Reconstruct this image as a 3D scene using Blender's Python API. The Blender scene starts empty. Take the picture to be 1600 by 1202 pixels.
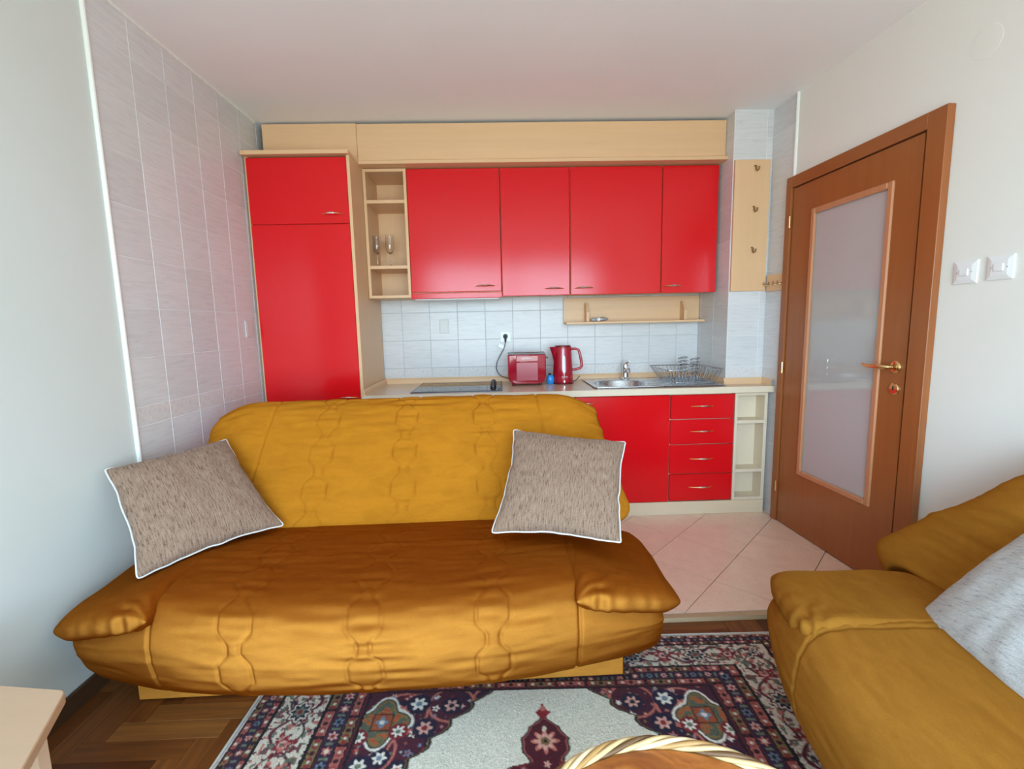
import bpy, bmesh, math, random
import numpy as np
from mathutils import Vector, Matrix
random.seed(7); RNG = np.random.default_rng(11)
SC = bpy.context.scene
COL = SC.collection
PI = math.pi

# ---------------------------------------------------------------- camera, sky, exposure
cam_d = bpy.data.cameras.new('camera'); cam = bpy.data.objects.new('camera', cam_d); COL.objects.link(cam)
cam_d.sensor_width = 36.0; cam_d.lens = 16.416; cam_d.clip_start = 0.02
_r = Vector((0.99940396, -0.02718832, -0.02127272)); _u = Vector((0.02454664, 0.12639073, 0.99167678)); _f = Vector((0.02427335, 0.99160788, -0.12698278))
cam.matrix_world = Matrix(((_r.x, _u.x, -_f.x, 1.4691), (_r.y, _u.y, -_f.y, -3.4243), (_r.z, _u.z, -_f.z, 1.2406), (0, 0, 0, 1)))
SC.camera = cam
SC.view_settings.view_transform = 'Standard'; SC.view_settings.look = 'None'
SC.view_settings.gamma = 1.0; SC.view_settings.use_curve_mapping = False
SC.view_settings.exposure = 0.55
SKY_STRENGTH = 9.0
SC.cycles.max_bounces = 10; SC.cycles.diffuse_bounces = 6; SC.cycles.glossy_bounces = 5; SC.cycles.transmission_bounces = 8
SC.cycles.sample_clamp_indirect = 8.0

world = bpy.data.worlds.new('daylight'); SC.world = world; world.use_nodes = True
wt = world.node_tree; wt.nodes.clear()
w_out = wt.nodes.new('ShaderNodeOutputWorld'); w_bg = wt.nodes.new('ShaderNodeBackground'); w_bg.inputs['Strength'].default_value = SKY_STRENGTH
w_tc = wt.nodes.new('ShaderNodeTexCoord'); w_sep = wt.nodes.new('ShaderNodeSeparateXYZ'); w_ramp = wt.nodes.new('ShaderNodeValToRGB')
w_map = wt.nodes.new('ShaderNodeMapRange'); w_map.inputs['From Min'].default_value = -1; w_map.inputs['From Max'].default_value = 1
wt.links.new(w_tc.outputs['Generated'], w_sep.inputs[0]); wt.links.new(w_sep.outputs['Z'], w_map.inputs['Value']); wt.links.new(w_map.outputs[0], w_ramp.inputs[0])
cr = w_ramp.color_ramp; cr.elements[0].position = 0.0; cr.elements[0].color = (0.42, 0.47, 0.46, 1)
cr.elements[1].position = 1.0; cr.elements[1].color = (0.44, 0.74, 1.10, 1)
e = cr.elements.new(0.47); e.color = (0.48, 0.54, 0.53, 1)
e = cr.elements.new(0.52); e.color = (0.72, 0.96, 1.14, 1)
wt.links.new(w_ramp.outputs[0], w_bg.inputs['Color']); wt.links.new(w_bg.outputs[0], w_out.inputs[0])

# the balcony window lies behind the camera, in wall_back
H = 2.5; BACK_Y = -4.75
WIN = (0.30, 3.05, 0.06, 2.22)
por = bpy.data.lights.new('window_daylight', 'AREA'); por.shape = 'RECTANGLE'; por.size = WIN[1]-WIN[0]; por.size_y = WIN[3]-WIN[2]
por.cycles.is_portal = True
po = bpy.data.objects.new('window_daylight', por); COL.objects.link(po)
po.location = ((WIN[0]+WIN[1])/2, BACK_Y-0.03, (WIN[2]+WIN[3])/2); po.rotation_euler = (PI/2, 0, 0)

# ---------------------------------------------------------------- helpers
WM = {}
class G:
    """collects verts and faces in world (or a frame's) coordinates"""
    def __init__(s, M=None): s.v = []; s.f = []; s.mi = []; s.m = 0; s.M = M
    def add(s, vs, fs):
        b = len(s.v); s.v += [tuple(map(float, q)) for q in vs]
        for f in fs: s.f.append(tuple(b+i for i in f)); s.mi.append(s.m)
        return s
    def box(s, x0, x1, y0, y1, z0, z1, bev=0.0):
        if bev <= 0:
            vs = [(x, y, z) for x in (x0, x1) for y in (y0, y1) for z in (z0, z1)]
            return s.add(vs, [(0,1,3,2),(4,6,7,5),(0,4,5,1),(2,3,7,6),(0,2,6,4),(1,5,7,3)])
        vs = []; idx = {}
        for i, x in enumerate((x0, x1)):
            for j, y in enumerate((y0, y1)):
                for k, z in enumerate((z0, z1)):
                    sx, sy, sz = (1-2*i)*bev, (1-2*j)*bev, (1-2*k)*bev
                    idx[i,j,k] = len(vs); vs += [(x, y+sy, z+sz), (x+sx, y, z+sz), (x+sx, y+sy, z)]
        I = lambda i,j,k,a: idx[i,j,k]+a
        fs = []
        for i in (0,1):
            q = [I(i,0,0,0), I(i,0,1,0), I(i,1,1,0), I(i,1,0,0)]; fs.append(q if i == 0 else q[::-1])
            q = [I(0,i,0,1), I(1,i,0,1), I(1,i,1,1), I(0,i,1,1)]; fs.append(q if i == 0 else q[::-1])
            q = [I(0,0,i,2), I(0,1,i,2), I(1,1,i,2), I(1,0,i,2)]; fs.append(q if i == 0 else q[::-1])
        for a in (0,1):
            for b in (0,1):
                q = [I(a,b,0,0), I(a,b,0,1), I(a,b,1,1), I(a,b,1,0)]; fs.append(q if (a+b) % 2 else q[::-1])
                q = [I(a,0,b,0), I(a,0,b,2), I(a,1,b,2), I(a,1,b,0)]; fs.append(q if (a+b) % 2 == 0 else q[::-1])
                q = [I(0,a,b,1), I(0,a,b,2), I(1,a,b,2), I(1,a,b,1)]; fs.append(q if (a+b) % 2 else q[::-1])
        for i in (0,1):
            for j in (0,1):
                for k in (0,1):
                    q = [I(i,j,k,0), I(i,j,k,1), I(i,j,k,2)]; fs.append(q if (i+j+k) % 2 else q[::-1])
        return s.add(vs, fs)
    def tube(s, pts, r, n=8, closed=False, flat=None):
        pts = [Vector(p) for p in pts]; N = len(pts); rs = r if hasattr(r, '__len__') else [r]*N
        up = Vector((0.123, 0.05, 1)).normalized(); vs = []
        T0 = None
        for i, p in enumerate(pts):
            if closed: t = pts[(i+1) % N]-pts[i-1]
            else: t = pts[min(i+1, N-1)]-pts[max(i-1, 0)]
            t.normalize()
            a = t.cross(up)
            if a.length < 0.05: a = t.cross(Vector((1, 0, 0)))
            if T0 is not None:
                a = T0-t*T0.dot(t)
            a.normalize(); T0 = a; b = t.cross(a)
            for k in range(n):
                th = 2*PI*k/n; vs.append(p+(a*math.cos(th)+b*math.sin(th))*rs[i])
        fs = []
        for i in range(N if closed else N-1):
            j = (i+1) % N
            for k in range(n): fs.append((i*n+k, i*n+(k+1) % n, j*n+(k+1) % n, j*n+k))
        if not closed: fs.append(tuple(range(n))[::-1]); fs.append(tuple((N-1)*n+k for k in range(n)))
        return s.add(vs, fs)
    def lathe(s, prof, c=(0,0,0), n=24, M=None, sx=1, sy=1, caps=True):
        vs = []; P = len(prof)
        for r, z in prof:
            for k in range(n):
                th = 2*PI*k/n; q = Vector((r*math.cos(th)*sx, r*math.sin(th)*sy, z))
                if M is not None: q = M @ q
                vs.append((q.x+c[0], q.y+c[1], q.z+c[2]))
        fs = [(i*n+k, i*n+(k+1) % n, (i+1)*n+(k+1) % n, (i+1)*n+k) for i in range(P-1) for k in range(n)]
        if caps and prof[0][0] > 1e-6: fs.append(tuple(range(n))[::-1])
        if caps and prof[-1][0] > 1e-6: fs.append(tuple((P-1)*n+k for k in range(n)))
        return s.add(vs, fs)
    def prism(s, poly, z0, z1):
        n = len(poly); vs = [(x, y, z0) for x, y in poly]+[(x, y, z1) for x, y in poly]
        fs = [tuple(range(n))[::-1], tuple(range(n, 2*n))]+[(i, (i+1) % n, n+(i+1) % n, n+i) for i in range(n)]
        return s.add(vs, fs)
    def grid(s, A, cu=False, cv=False):
        nu, nv = A.shape[:2]; b = len(s.v); s.v += [tuple(q) for q in A.reshape(-1, 3).tolist()]
        for i in range(nu if cu else nu-1):
            i2 = (i+1) % nu
            for j in range(nv if cv else nv-1):
                j2 = (j+1) % nv; s.f.append((b+i*nv+j, b+i2*nv+j, b+i2*nv+j2, b+i*nv+j2)); s.mi.append(s.m)
        return s
    def rects(s, outer, hole, z0, z1):
        """slab with a rectangular hole, one watertight piece"""
        xs = [outer[0], hole[0], hole[1], outer[1]]; ys = [outer[2], hole[2], hole[3], outer[3]]
        vs = [(x, y, z) for z in (z0, z1) for y in ys for x in xs]; I = lambda i, j, k: k*16+j*4+i; fs = []
        for j in range(3):
            for i in range(3):
                if i == 1 and j == 1: continue
                fs.append((I(i,j,1), I(i+1,j,1), I(i+1,j+1,1), I(i,j+1,1))); fs.append((I(i,j,0), I(i,j+1,0), I(i+1,j+1,0), I(i+1,j,0)))
        for i in range(3):
            fs.append((I(i,0,0), I(i+1,0,0), I(i+1,0,1), I(i,0,1))); fs.append((I(i,3,0), I(i,3,1), I(i+1,3,1), I(i+1,3,0)))
            fs.append((I(0,i,0), I(0,i,1), I(0,i+1,1), I(0,i+1,0))); fs.append((I(3,i,0), I(3,i+1,0), I(3,i+1,1), I(3,i,1)))
        fs += [(I(1,1,0), I(1,1,1), I(2,1,1), I(2,1,0)), (I(1,2,0), I(2,2,0), I(2,2,1), I(1,2,1)), (I(1,1,0), I(1,2,0), I(1,2,1), I(1,1,1)), (I(2,1,0), I(2,1,1), I(2,2,1), I(2,2,0))]
        return s.add(vs, fs)

def mesh_of(name, g, mats, inv=None, smooth=35, vnorm=True):
    me = bpy.data.meshes.new(name); vs = np.array(g.v, float)
    if g.M is not None: M = np.array(g.M); vs = vs @ M[:3, :3].T+M[:3, 3]
    if inv is not None: M = np.array(inv); vs = vs @ M[:3, :3].T+M[:3, 3]
    me.from_pydata(vs.tolist(), [], g.f)
    for m in (mats if isinstance(mats, (list, tuple)) else [mats]): me.materials.append(m)
    if any(g.mi): me.polygons.foreach_set('material_index', g.mi)
    if smooth:
        me.shade_smooth(); me.set_sharp_from_angle(angle=math.radians(smooth))
    me.update(); return me

def obj(name, g, mats, parent=None, smooth=35, fixn=False, **props):
    inv = WM[parent].inverted() if parent is not None else None
    me = mesh_of(name, g, mats, inv, smooth)
    if fixn:
        b = bmesh.new(); b.from_mesh(me); bmesh.ops.recalc_face_normals(b, faces=b.faces); b.to_mesh(me); b.free()
    o = bpy.data.objects.new(name, me); COL.objects.link(o)
    if parent is not None: o.parent = parent
    WM[o] = WM[parent].copy() if parent is not None else Matrix.Identity(4)
    for k, v in props.items(): o[k] = v
    return o

def thing(name, label, cat, loc=(0,0,0), rotz=0.0, group=None):
    o = bpy.data.objects.new(name, None); COL.objects.link(o); o.location = loc; o.rotation_euler = (0, 0, rotz); o.empty_display_size = .05
    o['label'] = label; o['category'] = cat
    if group: o['group'] = group
    WM[o] = Matrix.Translation(Vector(loc)) @ Matrix.Rotation(rotz, 4, 'Z'); return o
def tag(o, label, cat, group=None):
    o['label'] = label; o['category'] = cat
    if group: o['group'] = group
    return o

# ---------------------------------------------------------------- materials
class NT:
    def __init__(s, name):
        s.m = bpy.data.materials.new(name); s.m.use_nodes = True; s.t = s.m.node_tree
        s.p = s.t.nodes['Principled BSDF']
    def n(s, typ, **kw):
        x = s.t.nodes.new(typ)
        for k, v in kw.items(): setattr(x, k, v)
        return x
    def l(s, a, b): s.t.links.new(a, b)
    def coords(s, kind='Object', scale=(1,1,1), rot=(0,0,0), rnd=False):
        mp = s.n('ShaderNodeMapping'); mp.inputs['Scale'].default_value = scale; mp.inputs['Rotation'].default_value = rot
        if kind == 'Position': src = s.n('ShaderNodeNewGeometry').outputs['Position']
        else: src = s.n('ShaderNodeTexCoord').outputs[kind]
        if rnd:
            oi = s.n('ShaderNodeObjectInfo'); mu = s.n('ShaderNodeMath', operation='MULTIPLY'); mu.inputs[1].default_value = 37.0
            ad = s.n('ShaderNodeVectorMath', operation='ADD'); s.l(oi.outputs['Random'], mu.inputs[0]); s.l(src, ad.inputs[0]); s.l(mu.outputs[0], ad.inputs[1]); src = ad.outputs[0]
        s.l(src, mp.inputs['Vector']); return mp.outputs[0]
    def noise(s, vec, scale=1.0, detail=3.0, rough=.55, dist=0.0):
        x = s.n('ShaderNodeTexNoise'); x.inputs['Scale'].default_value = scale; x.inputs['Detail'].default_value = detail; x.inputs['Roughness'].default_value = rough
        x.inputs['Distortion'].default_value = dist; s.l(vec, x.inputs['Vector']); return x.outputs['Fac']
    def ramp(s, fac, stops):
        x = s.n('ShaderNodeValToRGB'); r = x.color_ramp
        r.elements[0].position = stops[0][0]; r.elements[0].color = (*stops[0][1], 1); r.elements[1].position = stops[-1][0]; r.elements[1].color = (*stops[-1][1], 1)
        for p, c in stops[1:-1]: q = r.elements.new(p); q.color = (*c, 1)
        s.l(fac, x.inputs[0]); return x.outputs[0]
    def mix(s, fac, a, b, mode='MIX'):
        x = s.n('ShaderNodeMix', data_type='RGBA', blend_type=mode)
        if isinstance(fac, float): x.inputs[0].default_value = fac
        else: s.l(fac, x.inputs[0])
        for i, c in ((6, a), (7, b)):
            if isinstance(c, tuple): x.inputs[i].default_value = (*c, 1)
            else: s.l(c, x.inputs[i])
        return x.outputs[2]
    def bump(s, fac, strength=.3, dist=.002):
        x = s.n('ShaderNodeBump'); x.inputs['Strength'].default_value = strength; x.inputs['Distance'].default_value = dist
        s.l(fac, x.inputs['Height']); s.l(x.outputs[0], s.p.inputs['Normal'])
    def set(s, **kw):
        for k, v in kw.items():
            k = k.replace('_', ' ')
            s.p.inputs[k].default_value = (*v, 1) if isinstance(v, tuple) else v
        return s
    def color(s, c): s.l(c, s.p.inputs['Base Color']); return s
    def rand(s): return s.n('ShaderNodeObjectInfo').outputs['Random']

def plain(name, c, rough=.5, metal=0.0, **kw):
    t = NT(name); t.set(Base_Color=c, Roughness=rough, Metallic=metal, **kw); return t.m
def paint(name, c, rough=.8):
    t = NT(name); v = t.coords('Position'); n = t.noise(v, 2.2, 4); t.color(t.ramp(n, [(.3, tuple(x*.97 for x in c)), (.7, c)])).set(Roughness=rough)
    t.bump(t.noise(v, 260, 2), .12, .001); return t.m
def laminate(name, c, grain, axis='x', rough=.4, dark=.82, kind='Position'):
    t = NT(name); sc = {'x': (1.5, 30, 30), 'y': (30, 1.5, 30), 'z': (30, 30, 1.5)}[axis]
    v = t.coords(kind, sc); n = t.noise(v, 1.0, 5, .6, .6); n2 = t.noise(t.coords(kind, tuple(q*.18 for q in sc)), 1.0, 2)
    col = t.ramp(n, [(.3, tuple(x*dark for x in c)), (.65, c)])
    t.color(t.mix(n2, col, tuple(x*g for x, g in zip(c, grain)))).set(Roughness=rough); t.bump(n, .05, .0008); return t.m

M = {}
M['wall'] = paint('white_wall_paint', (.66, .70, .67))
M['wall_r'] = paint('warm_white_wall_paint', (.80, .80, .75))
M['ceil'] = paint('white_ceiling_paint', (.88, .89, .89))
M['trim'] = plain('white_tile_trim', (.82, .84, .80), .35)
M['grout'] = plain('grey_grout', (.50, .52, .54), .9)
M['grout_w'] = plain('white_grout', (.74, .75, .76), .9)
M['grout_d'] = plain('dark_floor_grout', (.10, .075, .06), .9)
def tile_mat(name, c, c2):
    t = NT(name); v = t.coords('Position', (7, 7, 90)); n = t.noise(v, 1.0, 4, .65, .8)
    v2 = t.coords('Position', (16, 16, 30)); n2 = t.noise(v2, 1, 3)
    col = t.mix(n2, t.ramp(n, [(.36, c2), (.56, c)]), c); hv = t.n('ShaderNodeHueSaturation'); t.l(col, hv.inputs['Color'])
    mr = t.n('ShaderNodeMapRange'); mr.inputs['To Min'].default_value = .95; mr.inputs['To Max'].default_value = 1.05; t.l(t.rand(), mr.inputs[0]); t.l(mr.outputs[0], hv.inputs['Value'])
    t.color(hv.outputs[0]).set(Roughness=.32); t.bump(n, .06, .001); return t.m
M['tile'] = tile_mat('pale_grey_streaked_tile', (.66, .66, .665), (.54, .535, .54))
def border_mat():
    t = NT('relief_border_tile'); v = t.coords('Object', (1, 1, 1)); vo = t.n('ShaderNodeTexVoronoi', feature='DISTANCE_TO_EDGE'); vo.inputs['Scale'].default_value = 34; t.l(v, vo.inputs['Vector'])
    n = t.noise(v, 40, 3, .5, 2.5)
    t.color(t.mix(t.ramp(vo.outputs['Distance'], [(.0, (0,0,0)), (.25, (1,1,1))]), (.68, .665, .655), (.635, .61, .60))).set(Roughness=.35); t.bump(n, .6, .005); return t.m
M['border'] = border_mat()
def floor_tile_mat():
    t = NT('cream_floor_tile'); v = t.coords('Object', (1,1,1), rnd=True); n = t.noise(v, 9, 5, .65); n2 = t.noise(v, 140, 2)
    c = t.ramp(n, [(.3, (.78, .56, .43)), (.7, (.86, .66, .51))]); c = t.mix(t.ramp(n2, [(.62, (0,0,0)), (.72, (.6,.6,.6))]), c, (.42, .30, .24))
    sp = t.n('ShaderNodeTexVoronoi'); sp.inputs['Scale'].default_value = 5.5; t.l(v, sp.inputs['Vector'])
    c = t.mix(t.ramp(sp.outputs['Distance'], [(.03, (1,1,1)), (.055, (0,0,0))]), c, (.30, .20, .15))
    t.color(c).set(Roughness=.28); t.bump(n, .05, .001); return t.m
M['ftile'] = floor_tile_mat()
def parquet_mat():
    t = NT('oak_parquet'); v = t.coords('Object', (3, 55, 20), rnd=True); n = t.noise(v, 1, 4, .6, .4)
    base = t.ramp(t.rand(), [(0, (.10, .027, .006)), (.3, (.17, .050, .010)), (.55, (.24, .080, .017)), (.8, (.19, .058, .012)), (1, (.31, .118, .028))])
    t.color(t.mix(t.ramp(n, [(.35, (.55, .55, .55)), (.65, (1, 1, 1))]), (.05, .02, .01), base)).set(Roughness=.42, Specular_IOR_Level=.35)
    t.bump(n, .06, .0008); return t.m
M['parquet'] = parquet_mat()
M['gap'] = plain('dark_board_gap', (.03, .016, .01), .9)
def gloss(name, c, rough, coat=0.0):
    t = NT(name); v = t.coords('Object'); n = t.noise(v, 900, 2); t.set(Base_Color=c, Roughness=rough, Coat_Weight=coat, Coat_Roughness=.15, Specular_IOR_Level=.40); t.bump(n, .035, .0006); return t.m
M['red'] = gloss('red_lacquer', (.68, .005, .009), .17, .0)
M['beech'] = laminate('pale_beech_laminate', (.72, .48, .28), (1.03, .97, .88), 'x', .42, .88)
M['beechz'] = laminate('pale_beech_laminate_upright', (.72, .48, .28), (1.03, .97, .88), 'z', .42, .90)
M['cream'] = laminate('cream_laminate', (.74, .64, .49), (1.0, .97, .92), 'z', .4, .94)
M['plinth'] = laminate('light_maple_plinth', (.74, .62, .45), (1.0, .95, .86), 'x', .45, .9)
M['counter'] = laminate('beige_worktop', (.66, .52, .40), (1, .97, .93), 'x', .22, .93)
M['doorwood'] = laminate('cherry_door_veneer', (.36, .122, .034), (.85, .77, .68), 'z', .33, .80)
M['doorframe'] = laminate('cherry_frame_veneer', (.36, .118, .033), (.84, .75, .66), 'z', .30, .78)
M['doorframex'] = laminate('cherry_frame_veneer_level', (.36, .118, .033), (.84, .75, .66), 'y', .30, .78)
M['bead'] = laminate('light_cherry_bead', (.56, .25, .12), (.9, .85, .8), 'z', .3, .85)
t = NT('frosted_glass'); t.set(Base_Color=(.44, .45, .44), Roughness=.55, Coat_Weight=1.0, Coat_Roughness=.004, Coat_IOR=1.75, Specular_IOR_Level=.2); M['frost'] = t.m
M['brass'] = plain('polished_brass', (.83, .58, .27), .2, 1.0)
M['silver'] = plain('satin_silver', (.85, .84, .82), .2, 1.0)
M['chrome'] = plain('chrome', (.80, .81, .83), .1, 1.0)
M['copper'] = plain('brass_coat_hook', (.34, .22, .11), .35, 1.0)
def steel():
    t = NT('brushed_steel'); v = t.coords('Object', (6, 220, 60)); n = t.noise(v, 1, 3); t.set(Base_Color=(.63, .65, .68), Metallic=1.0); t.l(t.ramp(n, [(.3, (.2,.2,.2)), (.7, (.34,.34,.34))]), t.p.inputs['Roughness']); return t.m
M['steel'] = steel()
M['wire'] = plain('steel_wire', (.36, .38, .42), .25, 1.0)
M['hob'] = plain('black_hob_glass', (.010, .011, .013), .04)
M['hobring'] = plain('grey_cooking_zone_print', (.03, .03, .033), .06)
M['hobframe'] = plain('dark_steel_trim', (.05, .052, .06), .25, 1.0)
M['black'] = plain('black_plastic', (.012, .012, .014), .3)
M['dark'] = plain('dark_shadow_gap', (.02, .015, .012), .9)
M['white'] = plain('white_plastic', (.80, .82, .82), .3)
M['whitegrey'] = plain('grey_plastic', (.35, .37, .38), .4)
M['applered'] = plain('dark_red_appliance_plastic', (.36, .006, .022), .16, 0.0, Coat_Weight=.5, Coat_Roughness=.05)
M['appledark'] = plain('deep_red_appliance_plastic', (.16, .004, .012), .2)
M['panelred'] = plain('glossy_red_toaster_panel', (.36, .009, .025), .32, 0.0, Coat_Weight=.5, Coat_Roughness=.25)
M['gauge'] = plain('grey_water_gauge', (.45, .42, .50), .12, 0.0, Coat_Weight=.6)
M['blue'] = plain('blue_plastic', (.02, .27, .72), .25)
M['cable'] = plain('grey_cable', (.10, .12, .14), .45)
M['redmark'] = plain('red_privacy_mark', (.62, .035, .012), .4)
t = NT('clear_glass'); t.set(Base_Color=(.97, .97, .97), Roughness=.02, Transmission_Weight=1.0, IOR=1.45); M['glass'] = t.m
M['blanktile'] = plain('pale_cover_plate', (.62, .61, .60), .35)
M['bulbgrey'] = plain('smoked_bulb_glass', (.30, .28, .29), .1, 0.0, Coat_Weight=1.0)
M['oakstrip'] = laminate('light_oak_strip', (.50, .36, .22), (1, .95, .9), 'x', .5, .85)
M['basebrown'] = laminate('dark_baseboard', (.085, .042, .020), (.8, .75, .7), 'y', .4, .75)
M['pine'] = laminate('light_oak_table_laminate', (.56, .38, .25), (1.02, .96, .9), 'x', .42, .9)
M['burl'] = None
def burl():
    t = NT('orange_burl_veneer'); v = t.coords('Position', (9, 14, 9)); n = t.noise(v, 1, 6, .6, 1.6)
    t.color(t.ramp(n, [(.28, (.20, .05, .010)), (.5, (.42, .13, .025)), (.72, (.55, .21, .05))])).set(Roughness=.35); return t.m
M['burl'] = burl()
M['cane'] = [plain('pale_cane', (.60, .42, .20), .45), plain('cream_cane', (.70, .54, .32), .45), plain('brown_cane', (.14, .065, .022), .5), plain('tan_cane', (.42, .23, .075), .5)]
def velvet(name, tips, roots, nap):
    """pile fabric: pale tips whose pile leans along nap (in the object's own space) over dark roots"""
    t = NT(name); v = t.coords('Object', (1, 1, 1)); n = t.noise(v, 3.2, 4, .6, .5); n2 = t.noise(t.coords('Object', (9, 24, 24)), 1, 4, .65, .8); f = t.noise(v, 420, 3)
    k = t.mix(n, tuple(x*.82 for x in tips), tuple(x*1.14 for x in tips)); k = t.mix(t.ramp(n2, [(.38, (0,0,0)), (.68, (.55,.55,.55))]), k, tuple(x*.62 for x in tips))
    k = t.mix(t.ramp(f, [(.35, (.30,.30,.30)), (.65, (0,0,0))]), k, tuple(x*.5 for x in tips))
    bp = t.n('ShaderNodeBump'); bp.inputs['Strength'].default_value = .25; bp.inputs['Distance'].default_value = .0012; t.l(f, bp.inputs['Height'])
    vt = t.n('ShaderNodeVectorTransform', vector_type='VECTOR', convert_from='OBJECT', convert_to='WORLD'); vt.inputs[0].default_value = nap
    ad = t.n('ShaderNodeVectorMath', operation='ADD'); t.l(bp.outputs[0], ad.inputs[0]); pj = t.n('ShaderNodeVectorMath', operation='PROJECT'); t.l(vt.outputs[0], pj.inputs[0]); t.l(bp.outputs[0], pj.inputs[1])
    tg = t.n('ShaderNodeVectorMath', operation='SUBTRACT'); t.l(vt.outputs[0], tg.inputs[0]); t.l(pj.outputs[0], tg.inputs[1]); t.l(tg.outputs[0], ad.inputs[1])
    nm = t.n('ShaderNodeVectorMath', operation='NORMALIZE'); t.l(ad.outputs[0], nm.inputs[0])
    d1 = t.n('ShaderNodeBsdfDiffuse'); t.l(k, d1.inputs['Color']); t.l(nm.outputs[0], d1.inputs['Normal'])
    d2 = t.n('ShaderNodeBsdfDiffuse'); d2.inputs['Color'].default_value = (*roots, 1); t.l(bp.outputs[0], d2.inputs['Normal'])
    sm = t.n('ShaderNodeAddShader'); t.l(d1.outputs[0], sm.inputs[0]); t.l(d2.outputs[0], sm.inputs[1])
    t.l(sm.outputs[0], t.t.nodes['Material Output'].inputs['Surface']); t.t.nodes.remove(t.p); return t.m
M['velvet'] = (velvet('gold_velvet', (.44, .205, .035), (.12, .022, .001), (0, 2.6, 0)), velvet('gold_velvet_back', (.34, .145, .012), (.13, .032, .002), (0, 0, -.25)))
M['velvet2'] = (velvet('old_gold_velvet', (.32, .155, .026), (.10, .030, .003), (0, .75, 0)), velvet('old_gold_velvet_back', (.27, .125, .018), (.10, .032, .003), (0, 0, -.1)))
def chenille(name, stops, sheen):
    t = NT(name); v = t.coords('UV', (230, 30, 1)); n = t.noise(v, 1, 3, .65); v2 = t.coords('UV', (420, 260, 1)); n2 = t.noise(v2, 1, 2)
    mx = t.n('ShaderNodeMath', operation='MULTIPLY_ADD'); mx.inputs[1].default_value = .35; mx.inputs[2].default_value = 0; t.l(n2, mx.inputs[0])
    ad = t.n('ShaderNodeMath', operation='MULTIPLY_ADD'); ad.inputs[1].default_value = .65; t.l(n, ad.inputs[0]); t.l(mx.outputs[0], ad.inputs[2])
    t.color(t.ramp(ad.outputs[0], stops)).set(Roughness=.9, Sheen_Weight=sheen, Specular_IOR_Level=.1); t.bump(ad.outputs[0], .5, .003); return t.m
M['taupe'] = chenille('taupe_chenille', [(.36, (.085, .048, .030)), (.46, (.235, .150, .104)), (.62, (.335, .226, .166))], .1)
def tweed():
    t = NT('pale_grey_tweed'); n = t.noise(t.coords('UV', (34, 140, 1)), 1, 4, .75); n2 = t.noise(t.coords('UV', (260, 260, 1)), 1, 2)
    c = t.ramp(n, [(.34, (.20, .20, .215)), (.43, (.42, .42, .41)), (.6, (.52, .52, .50))]); t.color(t.mix(t.ramp(n2, [(.4, (.5,.5,.5)), (.6, (0,0,0))]), c, (.38, .38, .38))).set(Roughness=.95)
    t.bump(n2, .5, .002); return t.m
M['tweed'] = tweed()
M['piping'] = plain('white_piping', (.66, .62, .58), .8)
def rug_mat():
    t = NT('oriental_rug_pile'); a = t.n('ShaderNodeAttribute'); a.attribute_name = 'Col'; v = t.coords('Object'); n = t.noise(v, 330, 3, .7)
    t.color(t.mix(t.ramp(n, [(.35, (.72, .72, .72)), (.65, (1.05, 1.05, 1.05))]), (.0, .0, .0), a.outputs['Color'])).set(Roughness=1.0, Sheen_Weight=.15, Specular_IOR_Level=.05)
    t.bump(n, .7, .004); return t.m
M['rug'] = rug_mat()
M['rugedge'] = plain('white_rug_binding', (.52, .50, .45), .9)

# ---------------------------------------------------------------- right wall frame: x = out of the wall, y = along it towards the room, z up
XR = 3.1506; RA = math.radians(182.8282)
RW = Matrix.Translation((XR, 0, 0)) @ Matrix.Rotation(RA, 4, 'Z')
def RG(): return G(RW)
def rthing(name, label, cat, n, a, z, group=None):
    p = RW @ Vector((n, a, z)); return thing(name, label, cat, tuple(p), RA, group)
def xr(y): return XR+math.tan(math.radians(-2.8282))*y

# ---------------------------------------------------------------- room shell
FL = -.02; YST = -1.585
S = dict(kind='structure')
g = G(); x1 = 3.75
prof = [(.25, -.30), (.25, -.009), (YST, -.009), (YST, FL-.012), (BACK_Y-.25, FL-.012), (BACK_Y-.25, -.30)]
nP = len(prof); vs = [(-.25, y, z) for y, z in prof]+[(x1, y, z) for y, z in prof]
g.add(vs, [tuple(range(nP))[::-1], tuple(range(nP, 2*nP))]+[(i, (i+1) % nP, nP+(i+1) % nP, nP+i) for i in range(nP)])
floor = obj('floor', g, M['grout_d'], fixn=True, smooth=0, **S)
obj('ceiling', G().box(-.25, x1, BACK_Y-.25, .25, H, H+.2), M['ceil'], **S)
TW = .005
wall_left = obj('wall_left', G().box(-.25, 0, BACK_Y-.25, .25, -.3, H+.1), M['wall'], **S)
wall_kitchen = obj('wall_kitchen', G().box(-.05, x1, -.0015, .25, -.3, H+.1), M['grout'], **S)
wall_right = obj('wall_right', RG().box(-.3, 0, -.2, 5.1, -.3, H+.1), M['wall_r'], **S)
column = obj('wall_column', G().box(2.9305-.0015, 3.19, -.4502-.0015, .02, 0, H), M['grout_w'], **S)
g = G()
w0, w1, wz0, wz1 = WIN
xs = [-.25, w0, w1, x1]; zs = [-.3, wz0, wz1, H+.1]
vs = [(x, y, z) for y in (BACK_Y-.2, BACK_Y) for z in zs for x in xs]; I = lambda i, j, k: k*16+j*4+i; fs = []
for j in range(3):
    for i in range(3):
        if i == 1 and j == 1: continue
        fs += [(I(i,j,0), I(i+1,j,0), I(i+1,j+1,0), I(i,j+1,0)), (I(i,j,1), I(i,j+1,1), I(i+1,j+1,1), I(i+1,j,1))]
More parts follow.
